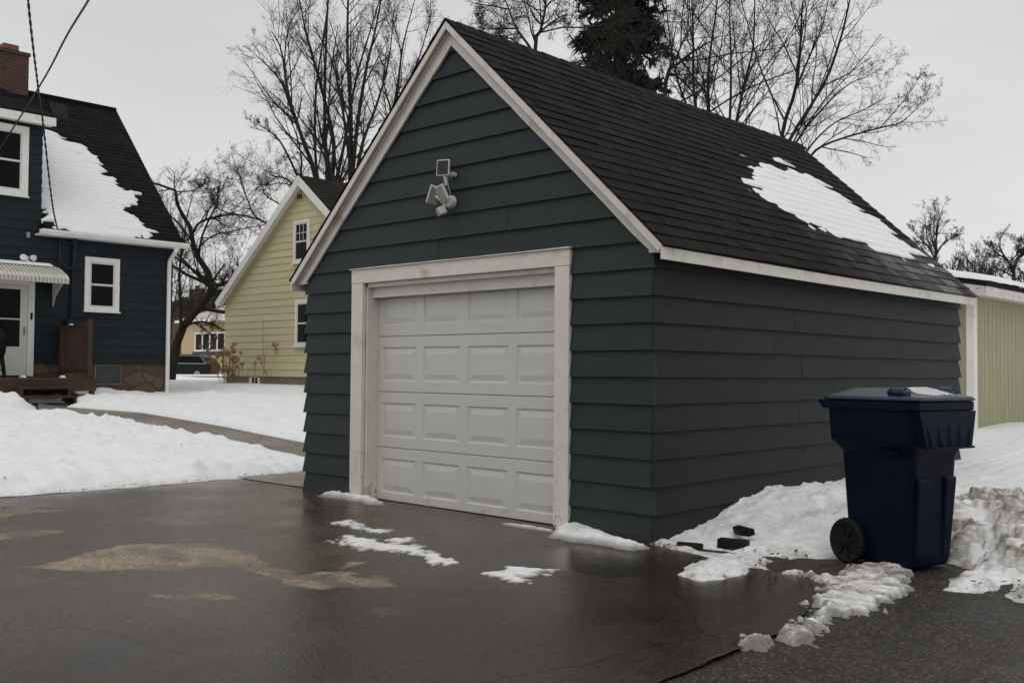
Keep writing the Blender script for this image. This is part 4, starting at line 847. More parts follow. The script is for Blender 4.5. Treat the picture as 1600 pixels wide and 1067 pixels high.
# roof
HS = np.array([HRX - (XW + .30), 0, HRZ - (EZ - .03)]); hl = np.linalg.norm(HS); HS /= hl; hn = np.array([HS[2], 0, -HS[0]])
mb = MB()
for sgn in (1, -1):
    f_ = lambda x: x if sgn > 0 else 2 * HRX - x
    e_ = np.array([f_(XW + .30), YN - .15, EZ - .03]); r_ = np.array([HRX, YN - .15, HRZ]); n_ = np.array([hn[0] * sgn, 0, hn[2]])
    if sgn > 0:
        yo = np.array([0, 2.42 - YN + .15, 0]); h_ = np.array([HS[0], 0, HS[2]]) * 3.4
        mb.prism([q + yo for q in (e_ - n_ * .004, r_ - n_ * .004, r_ - np.array([0, 0, .14]), e_ - n_ * .10)], (0, YE - 2.42 + .12, 0))
        mb.prism([e_ + h_ - n_ * .004, r_ - n_ * .004, r_ - np.array([0, 0, .14]), e_ + h_ - n_ * .10], (0, 2.42 - YN + .148, 0))
    else: mb.prism([e_ - n_ * .004, r_ - n_ * .004, r_ - np.array([0, 0, .14]), e_ - n_ * .10], (0, YE - YN + .27, 0))
    shingles(mb, e_ + n_ * .0, (0, 1, 0), (HS[0] * sgn, 0, HS[2]), YE - YN + .29, hl, seed=21, skip=(lambda a, s_: a < 2.43 - YN + .15 and s_ < 3.3) if sgn > 0 else None)
mb.box(HRX - .1, HRX + .1, YN - .15, YE + .12, HRZ - .075, HRZ + .014)
# dormer roof
de, dr = np.array([XW + .28, YN + .45, 6.60]), np.array([HRX, YN + .45, HRZ + .03]); DS = dr - de; dl = np.linalg.norm(DS); DS /= dl; dn = np.array([-DS[2] * -1, 0, -DS[0]])
mb.prism([de, dr, dr - np.array([0, 0, .12]), de - np.array([0, 0, .10])], (0, 2.55 - YN - .45, 0))
shingles(mb, de + np.array([0, 0, .006]), (0, 1, 0), DS, 2.55 - YN - .45, dl, seed=23)
rf = mb.build('roof', M['shingle'], bh)
mb = MB(); mb.box(-20.32, -19.98, 2.72 + 1.0, 2.72 + 1.3, 7.05, 7.30); 
# brick chimney on the ridge
mb = MB(); mb.box(-21.45, -20.85, 2.60, 3.32, 6.8, 8.82); mb.box(-21.48, -20.82, 2.57, 3.35, 8.821, 8.90); ch = mb.build('chimney', M['brick'], rf)
mb = MB(); mb.box(-21.28, -21.0, 2.78, 3.14, 8.901, 9.08); mb.build('flue', M['clay'], ch, bevel=.01)
vp = onp(82, 168, 0, -20.6)
mb = MB(); v0 = np.array([-20.55, vp[1] + .1, 8.0 - .45 * 1.11]); mb.prism([v0 + np.array([.25, -.2, -.24]), v0 + np.array([.25, .2, -.24]), v0 + np.array([.02, .2, .14]), v0 + np.array([.02, -.2, .14])], (-.05, 0, .13)); mb.build('roof_vent', M['black'], rf, bevel=.02)
# gutters / fascia
mb = MB(); gy0, gy1 = 2.28, YE + .22
prof_ = [(XW + .26, EZ - .02), (XW + .26, EZ - .13), (XW + .34, EZ - .13), (XW + .385, EZ - .06), (XW + .385, EZ - .012), (XW + .37, EZ - .012), (XW + .37, EZ - .05), (XW + .33, EZ - .115), (XW + .275, EZ - .115), (XW + .275, EZ - .02)]
mb.prism([(a, gy0, b2) for a, b2 in prof_], (0, gy1 - gy0, 0)); mb.box(XW + .02, XW + .255, gy0, YE + .1, EZ - .13, EZ - .10); mb.build('gutter', M['htrim'], bh)
mb = MB(); mb.box(XW + .255, XW + .285, YN + .42, 2.57, 6.40, 6.575); mb.box(XW + .02, XW + .254, YN + .45, 2.55, 6.42, 6.45); mb.build('dormer_fascia', M['htrim'], bh)
mb = MB()
for sgn in (1, -1):
    f_ = lambda x: x if sgn > 0 else 2 * HRX - x
    for yv in (YE + .095, YN - .145):
        a = np.array([f_(XW + .25), yv, EZ - .10]); c_ = np.array([HRX, yv, HRZ - .10]); mb = MB(); mb.prism([a, c_, c_ - np.array([0, 0, .2]), a - np.array([0, 0, .10])], (0, .03, 0)); mb.build('rake_board', M['house_siding'], bh)
dsx = XW + .05; dsy = onp(263, 500, 0, XW + .05)[1]
mb = MB(); mb.tube([(XW + .32, dsy + .03, EZ - .12), (XW + .30, dsy + .02, EZ - .22), (dsx + .02, dsy, EZ - .42), (dsx, dsy, EZ - .55), (dsx, dsy, .72), (dsx + .10, dsy, .62)], .048, 10); mb.build('downspout', M['htrim'], bh)
window(bh, 0, XW + .017, 1, 3.352, 4.135, 2.525, 3.715, .105)
window(bh, 0, XW + .017, 1, .98, 2.108, 4.865, 6.335, .13)
# storm door
dy0, dy1 = 1.12, 2.293
mb = MB(); q = XW + .017
mb.box(q, q + .05, dy1 - .13, dy1, 1.085, 3.10); mb.box(q, q + .05, dy0, dy0 + .13, 1.085, 3.10); mb.box(q, q + .05, dy0 + .13, dy1 - .13, 2.99, 3.10); df = mb.build('door', M['htrim'], bh, bevel=.004)
a, b2 = dy0 + .135, dy1 - .135
mb = MB(); mb.box(q, q + .035, a, a + .12, 1.10, 2.985); mb.box(q, q + .035, b2 - .15, b2, 1.10, 2.985); mb.box(q, q + .035, a + .12, b2 - .15, 1.10, 1.70); mb.box(q, q + .035, a + .12, b2 - .15, 2.90, 2.985); mb.box(q, q + .034, a + .12, b2 - .15, 2.26, 2.29); mb.build('storm_panel', M['sash'], df, bevel=.004)
mb = MB(); mb.box(q, q + .02, a + .11, b2 - .14, 1.69, 2.91); mb.build('pane', M['glass'], df)
mb = MB(); mb.box(q + .036, q + .07, b2 - .08, b2 - .05, 1.95, 2.12); mb.build('handle', M['greyplastic'], df)
mb = MB(); mb.box(q + .051, q + .07, dy1 - .085, dy1 - .045, 2.28, 2.42); mb.build('doorbell', M['black'], df)
# awning
aw0, aw1 = .65, 2.70
mb = MB(); nrib = 27
for i in range(nrib):
    ya = aw0 + (aw1 - aw0) * i / nrib; yb = aw0 + (aw1 - aw0) * (i + .55) / nrib; yc = aw0 + (aw1 - aw0) * (i + 1) / nrib
    P0 = [(XW + .02, 3.43), (XW + .35, 3.36), (XW + .72, 3.20), (XW + .80, 3.13), (XW + .80, 3.03)]
    for (yA, yB, lift) in ((ya, yb, .022), (yb, yc, 0)):
        V = [(x_, yv, z_ + (lift if k < 3 else 0)) for k, (x_, z_) in enumerate(P0) for yv in (yA, yB)]; V = [(x_ + (lift if z_ < 3.16 else 0), yv, z_) for x_, yv, z_ in V]
        n0 = len(V); V += [(x_ - .008, yv, z_ - .012) for x_, yv, z_ in V]
        F = [(2 * j, 2 * j + 1, 2 * j + 3, 2 * j + 2) for j in range(4)] + [(n0 + 2 * j + 2, n0 + 2 * j + 3, n0 + 2 * j + 1, n0 + 2 * j) for j in range(4)] + [(8, 9, n0 + 9, n0 + 8)] + [(2 * j, 2 * j + 2, n0 + 2 * j + 2, n0 + 2 * j) for j in range(4)] + [(2 * j + 1, n0 + 2 * j + 1, n0 + 2 * j + 3, 2 * j + 3) for j in range(4)]
        mb.add(V, F)
mb.build('awning', M['alum'], bh)
for yv in (aw1 - .03, aw0 + .02):
    mb = MB(); mb.prism([(XW + .02, yv, 3.41), (XW + .74, yv, 3.14), (XW + .45, yv, 2.98), (XW + .17, yv, 2.78), (XW + .06, yv, 2.58), (XW + .02, yv, 2.58)], (0, .012, 0)); mb.build('awning_bracket', M['alum'], bh)
# service conduit, meter box, small fixtures, basement window
mb = MB(); mb.tube([(XW + .07, 3.09, 4.0), (XW + .07, 3.07, 2.3)], .033, 10); mb.tube([(XW + .07, 3.09, 4.0), (XW + .10, 3.09, 4.06), (XW + .16, 3.09, 4.04)], .05, 10); mb.build('conduit', M['house_siding'], bh)
mb = MB(); mb.box(XW + .018, XW + .20, 2.92, 3.42, 1.75, 2.31); mb.build('meter_box', M['house_siding'], bh, bevel=.01)
bw = onp(149, 570, 0, XW)[1]
mb = MB(); mb.box(XW - .02, XW + .005, 3.64, 4.24, .90, 1.345); bwf = mb.build('basement_window', M['cement'], bh)
mb = MB()
for i in range(3):
    for j in range(2): mb.box(XW + .002, XW + .018, 3.665 + .19 * i, 3.845 + .19 * i, .925 + .21 * j, 1.125 + .21 * j)
mb.build('glass_block', mat('glass block', (.028, .036, .034), .2, .3, 4), bwf, bevel=.008)
mb = MB(); mb.box(XW + .018, XW + .07, 2.10, 2.17, 4.00, 4.12); mb.build('wall_box', M['greyplastic'], bh, bevel=.01)
roof_snow('roof_snow', 'large white snow sheet on the blue house roof beside the dormer', (XW + .30, 0, EZ - .03), (0, 1, 0), HS, [(2.47, .03), (5.15, .03), (4.62, .75), (4.42, 1.02), (4.95, 1.5), (5.08, 1.78), (4.62, 1.95), (4.45, 2.9), (4.2, 3.45), (3.6, 3.72), (3.3, 3.95), (2.47, 3.95)], .06, .025, 83, .142, .6, holes=((2.62, 3.3, .10, .06), (3.0, 3.05, .13, .07), (3.12, 2.8, .12, .05), (3.9, 2.95, .12, .05), (4.35, 2.3, .1, .05)))
# thin snow on the awning
mb = MB(); mb.prism([(XW + .03, aw0 + .02, 3.462), (XW + .36, aw0 + .02, 3.392), (XW + .36, aw0 + .02, 3.43), (XW + .2, aw0 + .02, 3.48), (XW + .03, aw0 + .02, 3.50)], (0, aw1 - aw0 - .18, 0)); tag(mb.build('awning_snow', M['snow'], None, bevel=.015), 'thin white snow strip along the top of the door awning', 'snow strip')
# twin flood light
lp = onp(42, 403, 0, XW + .1)
fl = thing('flood_light', (XW + .05, lp[1], lp[2]), 'cream twin head flood light on the blue wall above the awning', 'wall light')
for s_ in (-1, 1):
    mb = MB(); c_ = Vector((XW + .13, lp[1] + s_ * .075 + .0, lp[2] + .015)); disc(mb, c_, (1, s_ * .5, -.25), .045, .09, 18, .068); mb.build('lamp_head', M['htrim'], fl, bevel=.008)
mb = MB(); disc(mb, (XW + .017, lp[1], lp[2]), (1, 0, 0), .06, .06, 18, .05); mb.build('mount', M['htrim'], fl)
mb = MB(); mb.box(XW + .09, XW + .15, lp[1] - .03, lp[1] + .045, lp[2] - .15, lp[2] - .05); mb.build('motion_sensor', M['htrim'], fl, bevel=.012)

# ---- deck
DZ = 1.06; DX1 = -15.97; DY1 = 2.95
dk = thing('porch_deck', (-17, 1.2, .6), 'brown stained wooden porch deck with steps and slatted railing', 'deck')
mb = MB(); y = -1.4
x_ = XW + .03
while x_ < DX1 - .02:
    mb.box(x_, min(x_ + .135, DX1), -1.4, DY1, DZ - .035, DZ); x_ += .141
mb.build('floor', M['wood'], dk, bevel=.003)
sy0, sy1 = 1.35, 2.30
mb = MB(); mb.box(DX1 - .04, DX1, -1.4, DY1, DZ - .26, DZ - .036); mb.box(XW + .03, DX1 - .041, DY1 - .04, DY1, DZ - .26, DZ - .036)
for yv in (-1.3, 1.2, DY1 - .1): mb.box(DX1 - .13, DX1 - .041, yv, yv + .09, .4, DZ - .037)
mb.build('skirt', M['wood'], dk, bevel=.004)
for k, (xa, zt) in enumerate(((DX1 + .002, DZ - .17), (DX1 + .30, DZ - .34))):
    mb = MB(); mb.box(xa, xa + .31, sy0 - .02, sy1 + .02, zt - .04, zt); mb.build('step', M['wood'], dk, bevel=.004)
mb = MB()
for yv in (sy0, sy1 - .045): mb = MB(); mb.prism([(DX1 + .001, yv, .45), (DX1 + .001, yv, DZ - .211), (DX1 + .31, yv, DZ - .211), (DX1 + .315, yv, DZ - .381), (DX1 + .60, yv, DZ - .381), (DX1 + .60, yv, .45)], (0, .045, 0)); mb.build('stringer', M['wood'], dk)
RT = 2.17; rx0, rx1 = XW + .06, -16.06; ry = DY1 - .10
for xa, top in ((rx1 - .09, RT + .10), (rx0, RT)):
    mb = MB(); mb.box(xa, xa + .09, ry - .045, ry + .045, DZ, top); mb.build('post', M['wood'], dk, bevel=.006)
mb = MB(); mb.box(rx0 + .09, rx1 - .09, ry - .045, ry + .045, RT - .04, RT); mb.box(rx0 + .09, rx1 - .09, ry - .02, ry + .02, RT - .14, RT - .041); rl2 = MB().box(rx0 + .09, rx1 - .09, ry - .02, ry + .02, DZ + .10, DZ + .19).build('rail', M['wood'], dk, bevel=.004); rl = mb.build('rail', M['wood'], dk, bevel=.004)
ns = 15
for i in range(ns):
    xa = rx0 + .11 + (rx1 - rx0 - .24) * i / (ns - 1) - .02; mb = MB(); mb.box(xa, xa + .042, ry - .058, ry - .0455, DZ + .11, RT - .03); mb.build('slat', M['wood'], rl)
# little snow leftovers on the deck
for nm, (xa, ya, za, ra), lb in (('snow_lump', (-17.0, ry, RT + .012, .07), 'small snow lump on top of the deck railing'), ('snow_lump', (-16.65, 2.55, DZ + .012, .11), 'snow lump at the deck corner below the railing'), ('snow_lump', (-16.9, 1.85, DZ + .01, .12), 'flat snow lump in the middle of the deck floor')):
    mb = MB(); rings = []
    for fr_, hz in ((1, 0), (.92, .35), (.7, .75), (.35, 1)):
        rings.append([(xa + ra * fr_ * math.cos(q) * (1 + .25 * math.sin(3 * q + xa)), ya + ra * fr_ * math.sin(q) * .6 * (1 + .2 * math.cos(2 * q)), za - .012 + ra * .45 * hz) for q in [2 * math.pi * i / 14 for i in range(14)]])
    mb.loft(rings); tag(mb.build(nm, M['snow'], None, smooth=True), lb, 'snow lump', 'snow lumps left on the porch deck')
# covered grill at the left frame edge
gp = onp(6, 592, 2, DZ); gx_, gy_ = -16.95, onp(2, 560, 0, -16.95)[1] - .20
gr = thing('barbecue_grill', (gx_, gy_, DZ), 'black barbecue grill on tapering legs on the deck before the storm door', 'grill')
mb = MB(); rings = []
for zz, r_ in ((.42, .25), (.50, .29), (.70, .31), (.82, .31), (.93, .27), (1.01, .18), (1.04, .05)): rings.append([(r_ * math.cos(2 * math.pi * i / 20), r_ * math.sin(2 * math.pi * i / 20) * .9, zz) for i in range(20)])
mb.loft(rings); mb.build('bowl', M['black'], gr, local=True, smooth=True)
for i in range(4):
    a = math.pi / 4 + i * math.pi / 2 + .1; mb = MB(); mb.tube([(.2 * math.cos(a), .2 * math.sin(a), .46), (.27 * math.cos(a), .27 * math.sin(a), .0)], [.05, .035], 8); mb.build('leg', M['black'], gr, local=True)
mb = MB(); mb.box(-.2, .2, -.2, .2, .14, .165); mb.build('shelf', M['black'], gr, local=True)

# ================================================================== YELLOW HOUSE
YY = 9.736; yx0, yxa = -22.46, -18.47; yx1 = 2 * yxa - yx0; yz, yza = 3.36, 6.42
yh = thing('house', (-18.47, 14, .6), 'pale yellow clapboard house with steep gable, white trim and narrow windows', 'house')
L_, R_ = gable_fn(yx0, yx1, yz, yxa, yza)
mb = MB(); clap(mb, lambda u, z, p: (u, YY - p, z), rows_between(1.07, yza - .05, .196), L_, R_, 1, 1, p1=.020, p0=.002, jit=0, joints=.6)
for xx, sg in ((yx0, -1), (yx1, 1)): clap(mb, lambda u, z, p: (xx + sg * p, u, z), rows_between(1.07, yz, .196), lambda z: YY, lambda z: 18., 1, 1, p1=.02, p0=.002, jit=0)
mb.prism([(yx0 + .001, YY + .001, 1.06), (yx1 - .001, YY + .001, 1.06), (yx1 - .001, YY + .001, yz), (yxa, YY + .001, yza - .02), (yx0 + .001, YY + .001, yz)], (0, 8.26, 0)); mb.build('wall', M['yellow'], yh)
mb = MB(); mb.box(yx0 + .03, yx1 - .03, YY + .03, 17.9, -.2, 1.059); mb.build('foundation', M['cement'], yh)
YS = np.array([yxa - (yx0 - .22), 0, yza + .12 - (yz - .10)]); yl = np.linalg.norm(YS); YS /= yl
mb = MB()
for sgn in (-1, 1):
    f_ = lambda x: x if sgn < 0 else 2 * yxa - x
    e_ = np.array([f_(yx0 - .22), YY - .22, yz - .10]); r_ = np.array([yxa, YY - .22, yza + .12]); n_ = np.array([-YS[2] if sgn < 0 else YS[2], 0, YS[0]])
    mb.prism([e_, r_, r_ - np.array([0, 0, .12]), e_ - n_ * .09], (0, 8.7, 0)); shingles(mb, e_ + n_ * .003, (0, 1, 0), (YS[0] * (1 if sgn < 0 else -1), 0, YS[2]), 8.7, yl, tab=.5, expo=.16, seed=31)
mb.build('roof', M['old_shingle'], yh)
for sgn in (-1, 1):
    f_ = lambda x: x if sgn < 0 else 2 * yxa - x
    n_ = np.array([-YS[2] if sgn < 0 else YS[2], 0, YS[0]])
    mb = MB(); a = np.array([f_(yx0 - .215), YY - .245, yz - .105]) - n_ * .01; c_ = np.array([yxa, YY - .245, yza + .105]); mb.prism([a, c_, c_ - np.array([0, 0, .27]), a - n_ * .17 - np.array([0, 0, .02])], (0, .024, 0)); mb.build('rake_board', M['htrim'], yh, bevel=.004)
    mb = MB(); a = np.array([f_(yx0 - .2), YY - .22, yz - .20]); c_ = np.array([yxa, YY - .22, yza - .03]); mb.prism([a, c_, c_ - np.array([0, 0, .02]), a - np.array([0, 0, .02])], (0, .22, 0)); mb.build('soffit', M['htrim'], yh)
window(yh, 1, YY - .02, -1, -18.925, -18.175, 4.18, 5.35, .085, grid=(3, 2))
window(yh, 1, YY - .02, -1, -18.79, -17.95, 1.90, 3.16, .085)
mb = MB(); mb.box(-18.80, -18.52, YY - .045, YY - .01, 5.90, 6.08); vt = mb.build('vent', M['yellow'], yh)
mb = MB()
for i in range(3): mb.box(-18.78 + .085 * i, -18.71 + .085 * i, YY - .049, YY - .046, 5.92, 6.06)
mb.build('louvre', M['interior'], vt)
mb = MB(); mb.box(-21.12, -20.98, YY + .0, YY + .029, .72, 1.03); mb.box(-20.98, -20.68, YY + .0, YY + .029, 1.031, 1.055); mb.box(-20.68, -20.58, YY, YY + .029, .72, 1.03); bwn = mb.build('basement_window', M['htrim'], yh)
mb = MB(); mb.box(-20.979, -20.681, YY + .012, YY + .0295, .70, 1.03); mb.build('pane', M['glass'], bwn)
mb = MB(); mb.box(-20.84, -20.815, YY + .006, YY + .011, .70, 1.03); mb.build('sash', M['sash'], bwn)

# ================================================================== GREEN SHED
SX, SY = -1.453, 11.06
sh = thing('shed', (-4, 14, .1), 'pale green plywood shed with white corner boards and snow on its low roof', 'shed')
mb = MB(); x0s = -6.2; y1s = 17.5
mb.box(x0s, SX, SY, y1s, -.1, 2.62)
for y in np.arange(SY + .10, y1s, .203):
    mb.box(SX + .001, SX + .012, y + .006, min(y + .197, y1s), .0, 2.60)
for x_ in np.arange(x0s, SX - .1, .203): mb.box(x_ + .006, x_ + .197, SY - .012, SY - .001, .0, 2.60)
mb.build('wall', M['green'], sh)
mb = MB(); mb.box(SX - .10, SX + .026, SY - .026, SY - .0125, .05, 2.58); mb.box(SX + .0125, SX + .026, SY - .0124, SY + .13, .05, 2.58); mb.build('corner_board', M['htrim'], sh, bevel=.003)
mb = MB(); ev = SX + .32
mb.prism([(ev, SY - .35, 2.78), (-3.9, SY - .35, 3.30), (x0s - .3, SY - .35, 2.78), (x0s - .3, SY - .35, 2.70), (-3.9, SY - .35, 3.22), (ev, SY - .35, 2.70)], (0, y1s - SY + .6, 0)); srf = mb.build('roof', M['old_shingle'], sh)
mb = MB(); mb.box(ev - .03, ev - .002, SY - .33, y1s + .22, 2.545, 2.70); mb.box(SX + .027, ev - .031, SY - .33, y1s + .2, 2.56, 2.58)
for sg in (1,):
    mb.prism([(ev - .03, SY - .345, 2.545), (ev - .03, SY - .345, 2.70), (-3.9, SY - .345, 3.21), (-3.9, SY - .345, 3.05)], (0, .014, 0))
tag(mb.build('fascia', spots(mat('peeling white fascia', (.60, .57, .53), .6, .1, 5), (.14, .10, .07), 9, .60, .05, (1, 1, 3)), sh), 'peeling white fascia board')
U = np.linspace(0, 1, 50); V_ = np.arange(SY - .38, y1s + .2, .06); UU, VV = np.meshgrid(U, V_, indexing='ij')
x_ = ev + .03 - .04 * fbm(VV * 3, VV * 0, 4) * (UU < .05) + (-3.9 - ev) * UU; zz = 2.785 + .52 * UU + .115 * (1 - np.exp(-UU / .03)) * (1 - np.exp(-(VV - SY + .38) / .06)) + .02 * fbm(x_ * 2, VV * 2, 6)
nx, ny = UU.shape; i = np.arange(nx - 1)[:, None] * ny + np.arange(ny - 1)[None]; f = np.stack([i, i + ny, i + ny + 1, i + 1], -1).reshape(-1, 4)
tag(npmesh('roof_snow', np.stack([x_, VV, zz], -1).reshape(-1, 3), f, M['snow'], None, True, {'dirt': np.full(nx * ny, .03)}), 'smooth white snow blanket on the green shed roof', 'snow')
# dry leaves and twig caught at the shed eave
# ================================================================== far beige house, dark roofed house, car, cedars
def hip(mb, x0, x1, y0, y1, ze, zr, oh=.5):
    x0 -= oh; x1 += oh; y0 -= oh; y1 += oh; hw = min(x1 - x0, y1 - y0) / 2
    if x1 - x0 > y1 - y0: r0, r1 = (x0 + hw, (y0 + y1) / 2, zr), (x1 - hw, (y0 + y1) / 2, zr)
    else: r0, r1 = ((x0 + x1) / 2, y0 + hw, zr), ((x0 + x1) / 2, y1 - hw, zr)
    v = [(x0, y0, ze), (x1, y0, ze), (x1, y1, ze), (x0, y1, ze), r0, r1]
    if x1 - x0 > y1 - y0: f = [(0, 1, 5, 4), (1, 2, 5), (2, 3, 4, 5), (3, 0, 4), (3, 2, 1, 0)]
    else: f = [(0, 1, 4), (1, 2, 5, 4), (2, 3, 5), (3, 0, 4, 5), (3, 2, 1, 0)]
    mb.add(v, f)
bl = at(283, 572, 82); brt = at(362, 572, 82); BY = (bl[1] + brt[1]) / 2
wl = onp(283, 560, 1, BY)[0]; wr = onp(420, 560, 1, BY)[0]; zb = lambda py: onp(325, py, 1, BY)[2]
bg_ = float(terr(wl, BY))
be = thing('house', ((wl + wr) / 2, BY + 4, bg_), 'far beige stucco bungalow with a row of four windows and snowy hip roof', 'house')
mb = MB(); mb.box(wl, wr, BY, BY + 8, .2, zb(500)); mb.build('wall', M['beige'], be)
mb = MB(); hip(mb, wl, wr, BY, BY + 8, zb(500), zb(460), .4); mb.build('roof', mat('thinly snowed roof', (.60, .58, .56), .8, .25, 1.2, col2=(.30, .27, .25)), be)
mb = MB(); mb.box(wl - .42, wr + .42, BY - .43, BY - .40, zb(503), zb(499)); mb.build('gutter', M['htrim'], be)
u0, u1 = onp(305, 530, 1, BY)[0], onp(353, 530, 1, BY)[0]; z1_, z0_ = zb(519), zb(549)
mb = MB()
mb.box(u0, u1, BY - .06, BY - .001, z1_ - .14, z1_); mb.box(u0, u1, BY - .08, BY - .001, z0_, z0_ + .14)
for i in range(5): uu = u0 + (u1 - u0 - .16) * i / 4; mb.box(uu, uu + .16, BY - .06, BY - .001, z0_ + .141, z1_ - .141)
wn = mb.build('window', M['htrim'], be); mb = MB(); mb.box(u0 + .02, u1 - .02, BY - .03, BY - .002, z0_ + .1, z1_ - .1); mb.build('pane', M['glass'], wn)
mb = MB(); mb.box(u0 - .3, u1 + 1, BY - .07, BY - .001, z0_ - .32, z0_ - .02)
for uu in (onp(328, 560, 1, BY)[0], onp(349, 560, 1, BY)[0]): mb.box(uu - .09, uu + .09, BY - .06, BY - .001, .3, z0_ - .321)
mb.build('timber_band', M['brownboard'], be)
DYh = BY + 16; l2, r2 = onp(225, 500, 1, DYh)[0], onp(335, 500, 1, DYh)[0]; zd = lambda py: onp(300, py, 1, DYh)[2]
dh = thing('house', ((l2 + r2) / 2, DYh + 4, .8), 'distant dark roofed house with red brick chimney behind the bungalow', 'house')
mb = MB(); mb.box(l2 + .5, r2 - .5, DYh, DYh + 9, .3, zd(492)); mb.build('wall', M['brownboard'], dh)
mb = MB(); ra, rb = onp(240, 466, 1, DYh + 3)[2], 0
mb.add([(l2, DYh - .5, zd(492)), (r2, DYh - .5, zd(492)), (r2, DYh + 9.5, zd(492)), (l2, DYh + 9.5, zd(492)), (l2 + 1, DYh + 4.5, ra), (r2 - 3.2, DYh + 4.5, ra)], [(0, 1, 5, 4), (1, 2, 5), (2, 3, 4, 5), (3, 0, 4), (3, 2, 1, 0)]); rf2 = mb.build('roof', M['old_shingle'], dh)
cxa, cxb = onp(300, 460, 1, DYh + 4)[0], onp(316, 460, 1, DYh + 4)[0]
mb = MB(); mb.box(cxa, cxb, DYh + 3.6, DYh + 4.4, zd(480), onp(308, 452, 1, DYh + 4)[2]); c2_ = mb.build('chimney', M['brick'], rf2); mb = MB(); zc = onp(308, 452, 1, DYh + 4)[2]; mb.box((cxa * .6 + cxb * .4), (cxa * .4 + cxb * .6), DYh + 3.8, DYh + 4.2, zc + .001, zc + .45); mb.build('flue', M['clay'], c2_)

# black SUV, rear end seen past the tree
cp = at(285, 581, 70); cg = float(terr(cp[0], cp[1])) - .32
car = thing('parked_car', (cp[0], cp[1], cg), 'black estate car parked on the street beyond the crooked tree', 'car', rz=rad(40))
# local: x forward(-) ; tail points to +x (right in the photo)
sidep = [(-2.3, .35), (-2.35, .65), (-2.25, .92), (-1.2, 1.05), (-.55, 1.62), (.2, 1.72), (1.4, 1.70), (1.95, 1.50), (2.25, 1.08), (2.36, 1.0), (2.38, .55), (2.3, .33)]
mb = MB(); mb.loft([[(a, -.92 + (.13 if b2 > 1.1 else 0) , b2) for a, b2 in sidep], [(a, .92 - (.13 if b2 > 1.1 else 0), b2) for a, b2 in sidep]]); bd = mb.build('body', M['blackgloss'], car, local=True, bevel=.06, segs=3)
for s_ in (-1, 1):
    mb = MB(); y_ = s_ * .90
    for w_ in ([(-1.0, 1.10), (-.45, 1.54), (.15, 1.60), (.15, 1.10)], [(.22, 1.10), (.22, 1.60), (1.1, 1.58), (1.1, 1.10)], [(1.17, 1.10), (1.17, 1.57), (1.6, 1.50), (1.95, 1.13)]):
        mb.prism([(a, s_ * (.915 if b2 < 1.2 else .80), b2) for a, b2 in w_], (0, s_ * .012, 0))
    mb.build('side_window', M['glass'], car, local=True)
    mb = MB(); mb.beam((-1.1, s_ * .935, 1.075), (2.0, s_ * .935, 1.075), .012, .05); mb.beam((2.0, s_ * .935, 1.08), (1.62, s_ * .83, 1.52), .012, .04); mb.beam((-.5, s_ * .80, 1.63), (1.6, s_ * .80, 1.60), .012, .03); mb.build('chrome_strip', M['chrome'], car, local=True)
    for xw in (-1.45, 1.4):
        mb = MB(); disc(mb, (xw, s_ * .70, .36), (0, s_, 0), .36, .24, 28); wh = mb.build('wheel', M['black'], car, local=True, bevel=.03); mb = MB(); disc(mb, (xw, s_ * .942, .36), (0, s_, 0), .22, .012, 20); mb.build('rim', M['greyplastic'], wh, local=True)
    mb = MB(); mb.prism([(2.24, s_ * .62, 1.02), (2.24, s_ * .93, 1.02), (2.06, s_ * .93, 1.30), (2.1, s_ * .66, 1.30)], (.05, 0, .0)); mb.build('tail_light', M['redlens'], car, local=True)
mb = MB(); mb.add([(2.27, -.7, 1.1), (2.27, .7, 1.1), (1.98, .66, 1.5), (1.98, -.66, 1.5)], [(0, 1, 2, 3)]); mb.build('rear_window', M['glass'], car, local=True)

